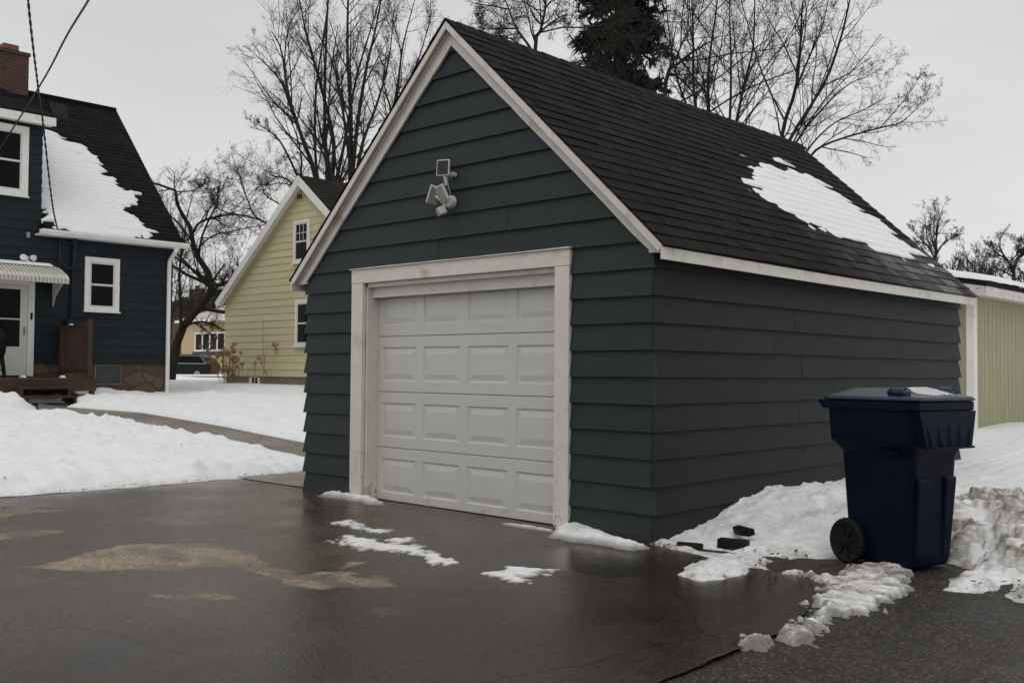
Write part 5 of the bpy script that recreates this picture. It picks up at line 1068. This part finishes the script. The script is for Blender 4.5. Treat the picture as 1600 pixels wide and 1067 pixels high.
# ================================================================== TREES
def catmull(P, n):
    P = np.array(P, float); P = np.vstack([2 * P[0] - P[1], P, 2 * P[-1] - P[-2]]); seg = len(P) - 3; o = []
    for t in np.linspace(0, seg - 1e-6, n):
        i = int(t); f = t - i; a, b2, c_, d_ = P[i:i + 4]
        o.append(.5 * ((2 * b2) + (-a + c_) * f + (2 * a - 5 * b2 + 4 * c_ - d_) * f * f + (-a + 3 * b2 - 3 * c_ + d_) * f ** 3))
    return np.array(o)
def spawn(P, R, K, rng, t0=.2, t1=1., ang=(25, 55), ln=(.3, .6), n=5, wig=.12, up=.1, rs=.55, rmin=.003, taper=.35, abslen=False):
    Mn, N, _ = P.shape; t = np.sort(rng.uniform(t0, t1, (Mn, K)), 1) * (N - 1); i = np.minimum(t.astype(int), N - 2); f = (t - i)[..., None]
    ii = np.arange(Mn)[:, None]; S0 = P[ii, i] * (1 - f) + P[ii, i + 1] * f; T = P[ii, i + 1] - P[ii, i]; T /= np.linalg.norm(T, axis=-1, keepdims=True) + 1e-9
    r0 = (R[ii, i] * (1 - f[..., 0]) + R[ii, i + 1] * f[..., 0]) * rs
    A = rng.normal(size=T.shape); A -= T * (A * T).sum(-1, keepdims=True); A /= np.linalg.norm(A, axis=-1, keepdims=True) + 1e-9
    a = np.radians(rng.uniform(*ang, (Mn, K)))[..., None]; Dv = T * np.cos(a) + A * np.sin(a)
    LP = np.linalg.norm(np.diff(P, axis=1), axis=2).sum(1)[:, None]
    Ln = rng.uniform(*ln, (Mn, K)) * (1 if abslen else LP * (1.15 - .65 * t / (N - 1)))
    S0 = S0.reshape(-1, 3); Dv = Dv.reshape(-1, 3); Ln = Ln.ravel(); r0 = np.maximum(r0.ravel(), rmin)
    out = [S0]; p = S0; step = (Ln / (n - 1))[:, None]
    for k in range(n - 1):
        Dv = Dv + rng.normal(size=Dv.shape) * wig + np.array([0, 0, up]); Dv /= np.linalg.norm(Dv, axis=1, keepdims=True); p = p + Dv * step; out.append(p)
    rr = np.maximum(r0[:, None] * np.linspace(1, taper, n)[None], rmin * .6)
    return np.stack(out, 1), rr
def bare_tree(name, label, stems, levels, seed=1, D=30, sides=(7, 4, 3, 3), group=None, depth_jit=1.5, cat='tree', base=None, rmin=.004, wig0=0., rmul=.6):
    """stems: list of (pixel polyline surveyed in the photo, start radius, end radius); every stem gets its own depth drift"""
    rng = np.random.default_rng(seed); b0 = base if base is not None else at(*stems[0][0][0], D)
    root = thing(name, (b0[0], b0[1], float(terr(b0[0], b0[1]))), label, cat, group)
    tv, tf, nv = [], [], 0; SP, SR = [], []
    for k, (pl, ra, rb) in enumerate(stems):
        drift = rng.uniform(-1, 1) * depth_jit if k else .3 * depth_jit; L0 = len(pl)
        P = [at(x, y, D + drift * (i / max(L0 - 1, 1)) ** 1.0) for i, (x, y) in enumerate(pl)]
        if k == 0:
            gz0 = float(terr(P[0][0], P[0][1])) - .1
            foot = np.stack([P[0] + (np.array([P[0][0], P[0][1], gz0]) - P[0]) * q for q in np.linspace(1, 0, 16)]) if P[0][2] > gz0 + .2 else None; ra0 = ra * rmul
        P = catmull(P, 16)
        if wig0: P[1:] += rng.normal(size=P[1:].shape) * wig0
        R = np.linspace(ra, rb, 16) * rmul; SP.append(P); SR.append(R)
    SP = np.stack(SP); SR = np.stack(SR); v, f = tube_arrays(SP, SR, sides[0]) if foot is None else tube_arrays(np.concatenate([SP, foot[None]]), np.concatenate([SR, np.linspace(ra0 * 1.25, ra0, 16)[None]]), sides[0]); npmesh('trunk', v, f, M['bark'], root)
    P, R = SP, SR; vs, fs, nv = [], [], 0; allb = [(SP, SR)]
    for li, kw in enumerate(levels):
        P, R = spawn(P, R, rng=rng, rmin=rmin, **kw)
        if li == 1:   # twigs also spring straight from the big stems
            P2, R2 = spawn(SP, SR, max(2, kw['K']), rng, t0=.3, ang=(30, 70), ln=(.08, .2), n=kw.get('n', 5), rmin=rmin); P = np.concatenate([P, P2]); R = np.concatenate([R, R2])
        v, f = tube_arrays(P, R, sides[min(li + 1, 3)]); vs.append(v); fs.append(f + nv); nv += len(v)
    npmesh('crown', np.concatenate(vs), np.concatenate(fs), M['twig'], root)
    return root
ELM = [dict(K=8, t0=.25, ang=(16, 42), ln=(.18, .36), n=6, wig=.07, up=.06), dict(K=7, t0=.15, ang=(20, 50), ln=(.3, .55), n=5, wig=.09, up=.05), dict(K=7, t0=.1, ang=(25, 55), ln=(.35, .6), n=4, wig=.10, up=.03), dict(K=3, t0=.15, ang=(25, 55), ln=(.35, .7), n=4, wig=.12, up=.02)]
bare_tree('bare_tree', 'tall bare tree with long upright stems rising behind the yellow gable', [
    ([(500, 640), (498, 480), (512, 290), (508, 220), (508, 110), (515, -60)], .26, .05), ([(512, 330), (522, 230), (500, 130), (480, 60), (468, 0)], .16, .03),
    ([(512, 300), (495, 270), (493, 155), (505, 60), (520, -40)], .13, .02), ([(512, 330), (535, 240), (555, 130), (575, 60), (600, -20)], .13, .025)], ELM, 3, 40, depth_jit=3, rmin=.0035)
bare_tree('bare_tree', 'tall bare tree leaning left with feathery twigs behind the yellow gable', [
    ([(520, 640), (508, 420), (495, 285), (470, 210), (450, 145), (440, 80), (425, 50)], .24, .03), ([(480, 235), (455, 170), (440, 130), (415, 100), (392, 80)], .12, .02),
    ([(470, 285), (440, 225), (420, 205), (392, 190)], .09, .015), ([(450, 145), (445, 90), (452, 40), (470, 10)], .07, .015), ([(470, 280), (470, 240), (455, 190), (425, 150)], .08, .012)], ELM, 4, 42, depth_jit=3, rmin=.0035)
bare_tree('bare_tree', 'tall bare tree with straight dark stems beside the garage rake', [
    ([(560, 640), (553, 420), (548, 300), (548, 170), (543, 80), (545, -60)], .27, .05), ([(548, 300), (558, 200), (572, 110), (588, 40), (600, -30)], .16, .03),
    ([(552, 320), (565, 230), (590, 160), (608, 90), (616, 10)], .14, .02), ([(550, 280), (535, 170), (520, 100), (490, 40)], .12, .02)], ELM, 5, 38, depth_jit=3, rmin=.0035)
bare_tree('bare_tree', 'slim bare tree half hidden by the left rake of the garage', [
    ([(600, 640), (602, 420), (606, 240), (622, 130), (630, 70), (648, 0)], .17, .02), ([(606, 230), (630, 150), (655, 90), (675, 20)], .1, .015), ([(606, 250), (612, 180), (600, 130), (606, 60)], .08, .012)], ELM, 6, 36, depth_jit=2)
OLD = [dict(K=9, t0=.2, ang=(30, 75), ln=(.30, .6), n=8, wig=.16, up=.04), dict(K=7, t0=.12, ang=(30, 70), ln=(.35, .65), n=6, wig=.18, up=.03), dict(K=6, t0=.1, ang=(30, 65), ln=(.4, .65), n=4, wig=.16, up=.02), dict(K=4, t0=.1, ang=(30, 70), ln=(.4, .7), n=4, wig=.2, up=.02)]
bare_tree('bare_tree', 'crooked old bare tree with twisting limbs between the blue and yellow houses', [
    ([(266, 600), (270, 570), (278, 530), (290, 505), (312, 480), (327, 460), (331, 440), (318, 412), (304, 395), (301, 364), (288, 340), (277, 322), (276, 300), (255, 291), (232, 284)], .36, .07),
    ([(301, 364), (310, 350), (323, 343), (345, 338), (363, 335), (394, 340), (425, 352)], .10, .05), ([(412, 347), (396, 335), (388, 315), (378, 290), (372, 270), (362, 240)], .07, .02),
    ([(331, 445), (345, 444), (365, 436), (392, 420), (420, 400)], .14, .07), ([(283, 512), (281, 458), (281, 416), (287, 380), (292, 340), (300, 310)], .13, .03),
    ([(287, 510), (300, 505), (315, 503), (335, 508), (356, 520)], .10, .05), ([(276, 300), (300, 298), (318, 288), (322, 268)], .05, .015), ([(363, 335), (340, 325), (325, 300), (312, 285)], .05, .015), ([(304, 395), (330, 370), (370, 360), (418, 350)], .06, .03)],
    OLD, 8, 32, depth_jit=2.5, rmin=.0035, rmul=.44)
bare_tree('bare_tree', 'low spreading bare tree with gnarled limbs left of the yellow gable peak', [
    ([(440, 600), (455, 420), (458, 330), (462, 300), (448, 280), (425, 275)], .16, .04), ([(460, 310), (470, 290), (468, 260), (455, 235)], .08, .02), ([(455, 330), (430, 315), (415, 305), (408, 285)], .07, .02)], OLD, 9, 41, depth_jit=2)
# trees behind the garage
MAPLE = [dict(K=10, t0=.18, ang=(20, 55), ln=(.25, .5), n=7, wig=.09, up=.02), dict(K=8, t0=.12, ang=(25, 60), ln=(.28, .5), n=6, wig=.11, up=.045), dict(K=6, t0=.1, ang=(30, 60), ln=(.25, .5), n=4, wig=.12, up=.05), dict(K=3, t0=.15, ang=(30, 60), ln=(.3, .6), n=3, wig=.12, up=.05)]
bare_tree('bare_tree', 'spreading bare tree with fan of thin branches right of the garage ridge', [
    ([(1215, 560), (1216, 380), (1219, 225), (1243, 140), (1250, 80), (1253, 20), (1262, -60)], .16, .025), ([(1216, 300), (1229, 228), (1287, 132), (1315, 55), (1330, -10), (1345, -60)], .12, .02),
    ([(1216, 320), (1240, 230), (1290, 165), (1330, 130), (1362, 120)], .09, .012), ([(1218, 330), (1263, 248), (1300, 222), (1375, 200), (1410, 190), (1445, 155)], .09, .012),
    ([(1243, 140), (1262, 95), (1285, 40), (1300, -30)], .07, .015), ([(1216, 330), (1255, 245), (1300, 195), (1350, 172), (1390, 150)], .07, .01), ([(1375, 200), (1400, 172), (1425, 140), (1437, 118)], .035, .008)],
    MAPLE, 12, 20, depth_jit=2, rmin=.0022, rmul=.36)
bare_tree('bare_tree', 'clump forming bare tree with many upright stems behind the garage ridge', [
    ([(1120, 560), (1130, 300), (1150, 195), (1163, 130), (1177, 70), (1180, -40)], .14, .03), ([(1125, 400), (1108, 190), (1108, 100), (1118, 25), (1125, -40)], .13, .03), ([(1125, 400), (1087, 170), (1083, 60), (1080, -30)], .12, .03),
    ([(1125, 380), (1140, 190), (1142, 100), (1140, 20), (1140, -40)], .10, .02), ([(1130, 330), (1160, 205), (1195, 150), (1235, 100)], .07, .012), ([(1087, 200), (1060, 130), (1048, 70), (1040, 0)], .08, .02), ([(1108, 150), (1075, 110), (1050, 60), (1060, 0)], .06, .015), ([(1150, 190), (1168, 120), (1200, 70), (1222, 20)], .06, .012)],
    MAPLE, 13, 24, depth_jit=2.5, rmin=.0025, rmul=.42)
bare_tree('bare_tree', 'gnarled bare tree with knobbly branches directly behind the garage peak', [
    ([(835, 560), (835, 300), (836, 80), (844, 50), (852, 12), (855, -40)], .15, .03), ([(836, 100), (828, 75), (807, 45), (795, 15), (780, -30)], .09, .02), ([(807, 45), (780, 45), (757, 45), (748, 30)], .05, .012), ([(836, 90), (800, 62), (785, 60)], .06, .015), ([(844, 50), (870, 30), (890, 20)], .06, .012), ([(795, 15), (770, 10), (740, 5), (722, -5)], .04, .01)],
    OLD, 14, 21, depth_jit=1.5, rmin=.003, rmul=.42)
bare_tree('bare_tree', 'bare tree with arching dark limbs crossing in front of the spruce', [
    ([(1050, 560), (1035, 300), (1040, 130), (1060, 100), (1085, 80), (1110, 65)], .13, .03), ([(1036, 180), (1045, 118), (1070, 130), (1090, 155)], .07, .03), ([(1030, 200), (960, 120), (930, 60), (900, 30)], .06, .012), ([(1033, 220), (985, 150), (940, 110), (890, 95)], .06, .012), ([(1036, 170), (1000, 90), (985, 40), (990, -10)], .05, .012)],
    OLD, 15, 20, depth_jit=1.5, rmin=.003, rmul=.45)
# far trees on the right
FAR = [dict(K=9, t0=.3, ang=(20, 55), ln=(.35, .6), n=6, wig=.12, up=.06), dict(K=8, t0=.15, ang=(25, 55), ln=(.3, .55), n=5, wig=.14, up=.04), dict(K=5, t0=.15, ang=(25, 55), ln=(.35, .6), n=4, wig=.12, up=.04), dict(K=3, t0=.15, ang=(25, 55), ln=(.4, .7), n=3, wig=.12, up=.04)]
bare_tree('bare_tree', 'round crowned far bare tree just right of the garage roof edge', [([(1462, 500), (1461, 430), (1462, 400), (1463, 370), (1466, 345)], .32, .06), ([(1461, 405), (1450, 385), (1435, 370), (1425, 357)], .15, .04), ([(1462, 400), (1472, 383), (1488, 372), (1507, 364)], .15, .04), ([(1462, 395), (1456, 370), (1452, 350)], .12, .03)], FAR, 21, 58, rmin=.007, rmul=.42)
bare_tree('bare_tree', 'far bare tree above the right end of the shed roof', [([(1584, 500), (1584, 440), (1583, 420), (1575, 408), (1566, 395), (1560, 380)], .28, .06), ([(1583, 420), (1588, 405), (1597, 395), (1606, 370)], .16, .04), ([(1582, 432), (1570, 425), (1555, 420)], .12, .03), ([(1576, 410), (1590, 395), (1592, 370)], .10, .03), ([(1566, 395), (1555, 388), (1545, 380)], .08, .03)], FAR, 22, 50, rmin=.007, rmul=.42)
SH = [dict(K=8, t0=.1, ang=(20, 50), ln=(.4, .7), n=5, wig=.12, up=.06), dict(K=6, t0=.15, ang=(25, 55), ln=(.3, .55), n=4, wig=.14, up=.05)]
for i, (px, py, D_, lb) in enumerate(((1492, 408, 75, 'low distant bare tree left of the utility wire crossing'), (1515, 398, 80, 'taller distant bare tree in the middle of the thicket'), (1533, 402, 72, 'distant bare tree with thin straight stems in the thicket'), (1549, 408, 85, 'short distant bare tree beside the forked tree'), (1600, 425, 78, 'distant bare tree at the photograph right edge'))):
    bare_tree('bare_tree', lb, [([(px, 500), (px + 1, 445), (px - 2, 425), (px - 4, py)], .2, .03), ([(px, 450), (px + 6, 430), (px + 9, py + 8)], .14, .03), ([(px, 455), (px - 8, 435), (px - 12, py + 12)], .12, .03), ([(px, 452), (px + 12, 440), (px + 18, py + 18)], .12, .03)], SH + [dict(K=4, ang=(25, 55), ln=(.3, .6), n=3, wig=.1)], 30 + i, D_, group='distant bare trees beyond the shed', rmin=.014)
for i, (px, py, D_, lb) in enumerate(((300, 430, 95, 'thin distant bare tree beside the brick chimney'), (340, 395, 88, 'hazy distant bare tree behind the crooked tree crown'), (375, 400, 70, 'distant bare tree whose twigs touch the yellow rake'), (262, 380, 90, 'distant bare tree just beyond the white downspout'))):
    bare_tree('bare_tree', lb, [([(px, 575), (px + 1, 510), (px - 2, 460), (px - 4, py)], .2, .03), ([(px, 520), (px + 12, 470), (px + 20, py + 10)], .14, .03), ([(px, 525), (px - 14, 480), (px - 20, py + 20)], .12, .03), ([(px, 505), (px + 20, 465), (px + 36, py + 25)], .12, .03)], SH + [dict(K=5, ang=(25, 55), ln=(.3, .6), n=4, wig=.1)], 50 + i, D_, group='distant bare trees between the houses', rmin=.012)

# dark spruce behind the garage
def conifer(name, label, base, H, W, zlo, m, seed, dens=1., droop=.25, size=.10, group=None, top=.15, leaf=1.):
    rng = np.random.default_rng(seed); g0 = float(terr(base[0], base[1])); root = thing(name, (base[0], base[1], g0), label, 'tree', group)
    zs = np.linspace(0, H, 12); P = np.stack([base[0] + .03 * np.sin(zs), base[1] + .03 * np.cos(zs * 1.3), g0 + zs], -1); v, f = tube_arrays(P[None], np.linspace(.02 * H, .01, 12)[None], 8); npmesh('trunk', v, f, M['bark'], root)
    BP = []; z = zlo
    while z < H * .985:
        fr = (z - zlo) / (H - zlo); r_ = W * ((1 - fr) ** .75) * (1 if fr > .12 else .8 + fr * 1.6)
        for k in range(max(4, int(8 * dens))):
            a = rng.uniform(0, 2 * math.pi); ln_ = r_ * rng.uniform(.55, 1.12) + top * .3; up0 = .25 - .3 * (1 - fr); pts_ = []
            for s_ in np.linspace(0, 1, 7): pts_.append((base[0] + math.cos(a) * ln_ * s_, base[1] + math.sin(a) * ln_ * s_, g0 + z + ln_ * (up0 * s_ - droop * s_ * s_ * 1.0 + .12 * s_ ** 3)))
            BP.append(pts_)
        z += .30 * (.5 + .5 * (1 - fr)) / dens
    BP = np.array(BP); v, f = tube_arrays(BP, np.linspace(.02, .006, 7)[None].repeat(len(BP), 0), 3); npmesh('branches', v, f, M['twig'], root)
    n_ = int(46 * leaf); t_ = rng.uniform(.18, 1.02, (len(BP), n_)) ** .8 * 5.999; t_ = np.minimum(t_, 5.99); i_ = t_.astype(int); ff = (t_ - i_)[..., None]; ii = np.arange(len(BP))[:, None]
    S0 = BP[ii, i_] * (1 - ff) + BP[ii, np.minimum(i_ + 1, 6)] * ff; Tn = BP[ii, np.minimum(i_ + 1, 6)] - BP[ii, i_]; Tn /= np.linalg.norm(Tn, axis=-1, keepdims=True) + 1e-9
    Dn = Tn * .7 + rng.normal(size=Tn.shape) * .75 + np.array([0, 0, -.25]); Dn /= np.linalg.norm(Dn, axis=-1, keepdims=True); S0 = S0.reshape(-1, 3) + rng.normal(size=(S0.size // 3, 3)) * .03; Dn = Dn.reshape(-1, 3)
    Wd = np.cross(Dn, rng.normal(size=Dn.shape)); Wd /= np.linalg.norm(Wd, axis=1, keepdims=True) + 1e-9; sz = rng.uniform(.7, 1.6, (len(S0), 1)) * size
    v = np.stack([S0 - Wd * sz * .16, S0 + Wd * sz * .16, S0 + Dn * sz + Wd * sz * .05, S0 + Dn * sz - Wd * sz * .05], 1).reshape(-1, 3); f = np.arange(len(v)).reshape(-1, 4)
    npmesh('crown', v, f, m, root, smooth=False); return root
sp_ = at(965, 500, 24)
conifer('spruce_tree', 'dark evergreen spruce standing behind the garage ridge', (sp_[0], sp_[1]), 15.5, 1.75, 3.0, M['needle'], 5, dens=1.25, size=.17, droop=.35, leaf=1.25)
for i, (px, D_, H_, W_, lb) in enumerate(((342, 92, 7.2, 1.3, 'dark cedar beside the yellow house corner'), (330, 97, 5.4, 1.2, 'shorter dark cedar behind the bungalow roof'))):
    q = at(px, 560, D_); conifer('cedar_tree', lb, (q[0], q[1]), H_, W_, .3, M['hedge'], 60 + i, dens=.9, size=.3, droop=.1, group='dark cedars by the bungalow')

# ================================================================== dried plants by the yellow house
def plant(name, label, px0, px1, n, h0, h1, heads, seed, D=28.6, m='stem', fork=3, lean=.25):
    rng = np.random.default_rng(seed); c = at((px0 + px1) / 2, 600, D); g = float(terr(c[0], c[1])) + .05; root = thing(name, (c[0], c[1], g), label, 'plant')
    w_ = at(px1, 600, D)[0] - at(px0, 600, D)[0]; Pn, Rn, Hd = [], [], []
    for i in range(n):
        b0 = np.array([c[0] + rng.uniform(-.5, .5) * w_ * .8, c[1] + rng.uniform(-.25, .25), g]); h_ = rng.uniform(h0, h1); d_ = np.array([rng.normal() * lean, rng.normal() * lean, 1])
        pts_ = [b0 + d_ * h_ * s_ + np.array([rng.normal() * .02, rng.normal() * .02, 0]) * s_ for s_ in np.linspace(0, 1, 6)]; Pn.append(pts_); Rn.append(np.linspace(.010, .005, 6))
        for k in range(fork):
            j = rng.integers(2, 5); q = np.array(pts_[j]); dd = d_ * .8 + rng.normal(size=3) * .45; ln_ = h_ * rng.uniform(.15, .4); Pn.append([q + dd * ln_ * s_ for s_ in np.linspace(0, 1, 6)]); Rn.append(np.linspace(.006, .003, 6))
            if rng.random() < heads * .35: Hd.append(Pn[-1][-1])
        if rng.random() < heads: Hd.append(pts_[-1])
    v, f = tube_arrays(np.array(Pn), np.array(Rn), 4); npmesh('stems', v, f, M[m], root)
    if Hd:
        V = []; F = []
        for h_ in Hd:
            s_ = rng.uniform(.05, .10)
            for q in range(40):
                o = rng.normal(size=3); o /= np.linalg.norm(o); o = o * s_ * rng.uniform(.4, 1) * np.array([1, 1, .7]); a = rng.normal(size=3) * .022; b2 = rng.normal(size=3) * .022; k = len(V); V += [h_ + o, h_ + o + a, h_ + o + a + b2, h_ + o + b2]; F.append((k, k + 1, k + 2, k + 3))
        npmesh('flower_heads', np.array(V), np.array(F), M['deadplant'], root, smooth=False)
plant('dried_hydrangea', 'dried hydrangea with brown flower heads at the corner of the yellow house', 338, 386, 26, .5, 1.35, .8, 1)
plant('young_sapling', 'leafless forked sapling before the yellow house basement window', 398, 406, 1, 1.7, 1.8, 0, 2, fork=5, lean=.12)
plant('young_sapling', 'single straight leafless shoot right of the basement window', 417, 421, 1, 1.95, 2.0, 0, 3, fork=1, lean=.03)
plant('dried_shrub', 'wispy dried brown shrub below the lower yellow house window', 428, 456, 18, .6, 1.3, .35, 4, fork=5)

# ================================================================== wires
def sag(a, b2, s_, n=30):
    a = np.array(a); b2 = np.array(b2); return [a + (b2 - a) * t_ - np.array([0, 0, s_ * 4 * t_ * (1 - t_)]) for t_ in np.linspace(0, 1, n)]
mast = np.array([XW + .16, 3.05, 4.05]); anchor = onp(94, 374, 0, XW + .05)
p1 = at(60, 140, 16.5); p2 = at(44, 0, 13.0); far_ = at(36, -160, 10.5)
cp_ = catmull([anchor, at(82, 320, 20.6), at(67, 190, 17.5), p1, p2, far_], 120)
tw = thing('service_cable', tuple(anchor), 'twisted black service cable running up from the blue house wall', 'cable')
for k in range(2):
    P = [np.array(p) + .010 * np.array([math.cos(i * .9 + k * math.pi), math.sin(i * .9 + k * math.pi), 0]) for i, p in enumerate(catmull([anchor, at(82, 320, 20.6), at(67, 190, 17.5), p1, p2, far_], 220))]
    mb = MB(); mb.tube(P, .0105, 5); mb.build('strand', M['cable'], tw)
mb = MB()
mb.tube(catmull([anchor, anchor + np.array([.05, -.02, -.25]), anchor + np.array([.06, .0, -.5]), anchor + np.array([.05, .2, -.62]), mast + np.array([-.02, .0, -.55]), mast + np.array([.02, .03, -.2]), mast], 40), .016, 6); mb.tube(catmull([anchor, anchor + np.array([.03, .2, -.08]), mast + np.array([0, 0, .02])], 20), .012, 6); mb.build('drip_loop', M['cable'], tw)
q1, q2, q3 = at(-60, 320, 19), at(66, 128, 13.5), at(150, -20, 9.5)
mb = MB(); mb.tube(catmull([q1, at(0, 232, 16.6), q2, at(105, 55, 11.3), q3, at(200, -130, 8)], 60), .0125, 6); tag(mb.build('overhead_wire', M['cable']), 'straight black overhead wire slanting across the blue house roof', 'wire')
for k, (ya, yb) in enumerate(((415, 399), (418, 403))):
    mb = MB(); mb.tube(sag(at(1500, ya, 45), at(1660, yb - 6, 34), .12), .014, 5); tag(mb.build('utility_wire', M['cable']), ['upper thin utility wire above the shed roof', 'lower thin utility wire above the shed roof'][k], 'wire', 'utility wires beyond the shed')

# ================================================================== small debris by the garage corner
def block(label, px, py, z, w_, d_, h_, rz, tilt=0, nm='edging_block'):
    p = G(px, py, z); mb = MB(); n = 10; top_ = []
    arc = [(-w_ / 2 + w_ * i / n, -.02 * math.sin(math.pi * i / n)) for i in range(n + 1)]
    poly = [(a, b2 - d_ / 2, 0) for a, b2 in arc] + [(a, d_ / 2, 0) for a, _ in arc[::-1]]
    mb.prism(poly, (0, 0, h_)); o = mb.build(nm, M['black'], None, bevel=.008); o.location = p; o.rotation_euler = (tilt, 0, rz); return tag(o, label, 'edging block', 'black edging pieces in the snow')
block('black edging block half buried in snow near the bin wheel, the widest piece', 1146, 857, .0, .22, .09, .07, rad(12))
block('tilted black edging piece poking from snow nearest the garage wall', 1163, 834, .085, .20, .06, .05, rad(-25), .2)
block('low dark edging piece by the garage corner', 1078, 857, .0, .18, .08, .045, rad(20), -.2)
rng = np.random.default_rng(77); V = []; F = []
for i in range(520):
    if i < 170: p = G(rng.uniform(1080, 1340), rng.uniform(862, 905)); 
    elif i < 250: p = np.array([rng.uniform(2.0, 2.6), rng.uniform(-.1, .6), 0])
    elif i < 330: p = np.array([rng.uniform(-.4, .3), rng.uniform(-.16, -.03), 0.004])
    elif i > 420: px2, py2 = rng.uniform(-13, -6.3), rng.uniform(-3.5, 3); p = np.array([px2, py2, float(terr(px2, py2)) + .12])
    else: p = np.array([-5.95 + rng.normal() * .05, rng.uniform(-2.4, 1.4), .01])
    a = rng.uniform(0, 6.28); s_ = rng.uniform(.008, .03); t_ = rng.uniform(-.4, .4); u = np.array([math.cos(a), math.sin(a), t_]) * s_; v_ = np.array([-math.sin(a), math.cos(a), .5 * t_]) * s_ * rng.uniform(.2, .7); z_ = np.array([0, 0, rng.uniform(.012, .035)]); k = len(V); V += [p + z_ - u, p + z_ - v_, p + z_ + u, p + z_ + v_]; F.append((k, k + 1, k + 2, k + 3))
tag(npmesh('leaf_litter', np.array(V), np.array(F), mat('dead brown leaves', (.05, .03, .018), .8, .4, 9, island=.5), None, False), 'scattered dead leaves along the snow edges and garage foot', 'leaves', kind='stuff')
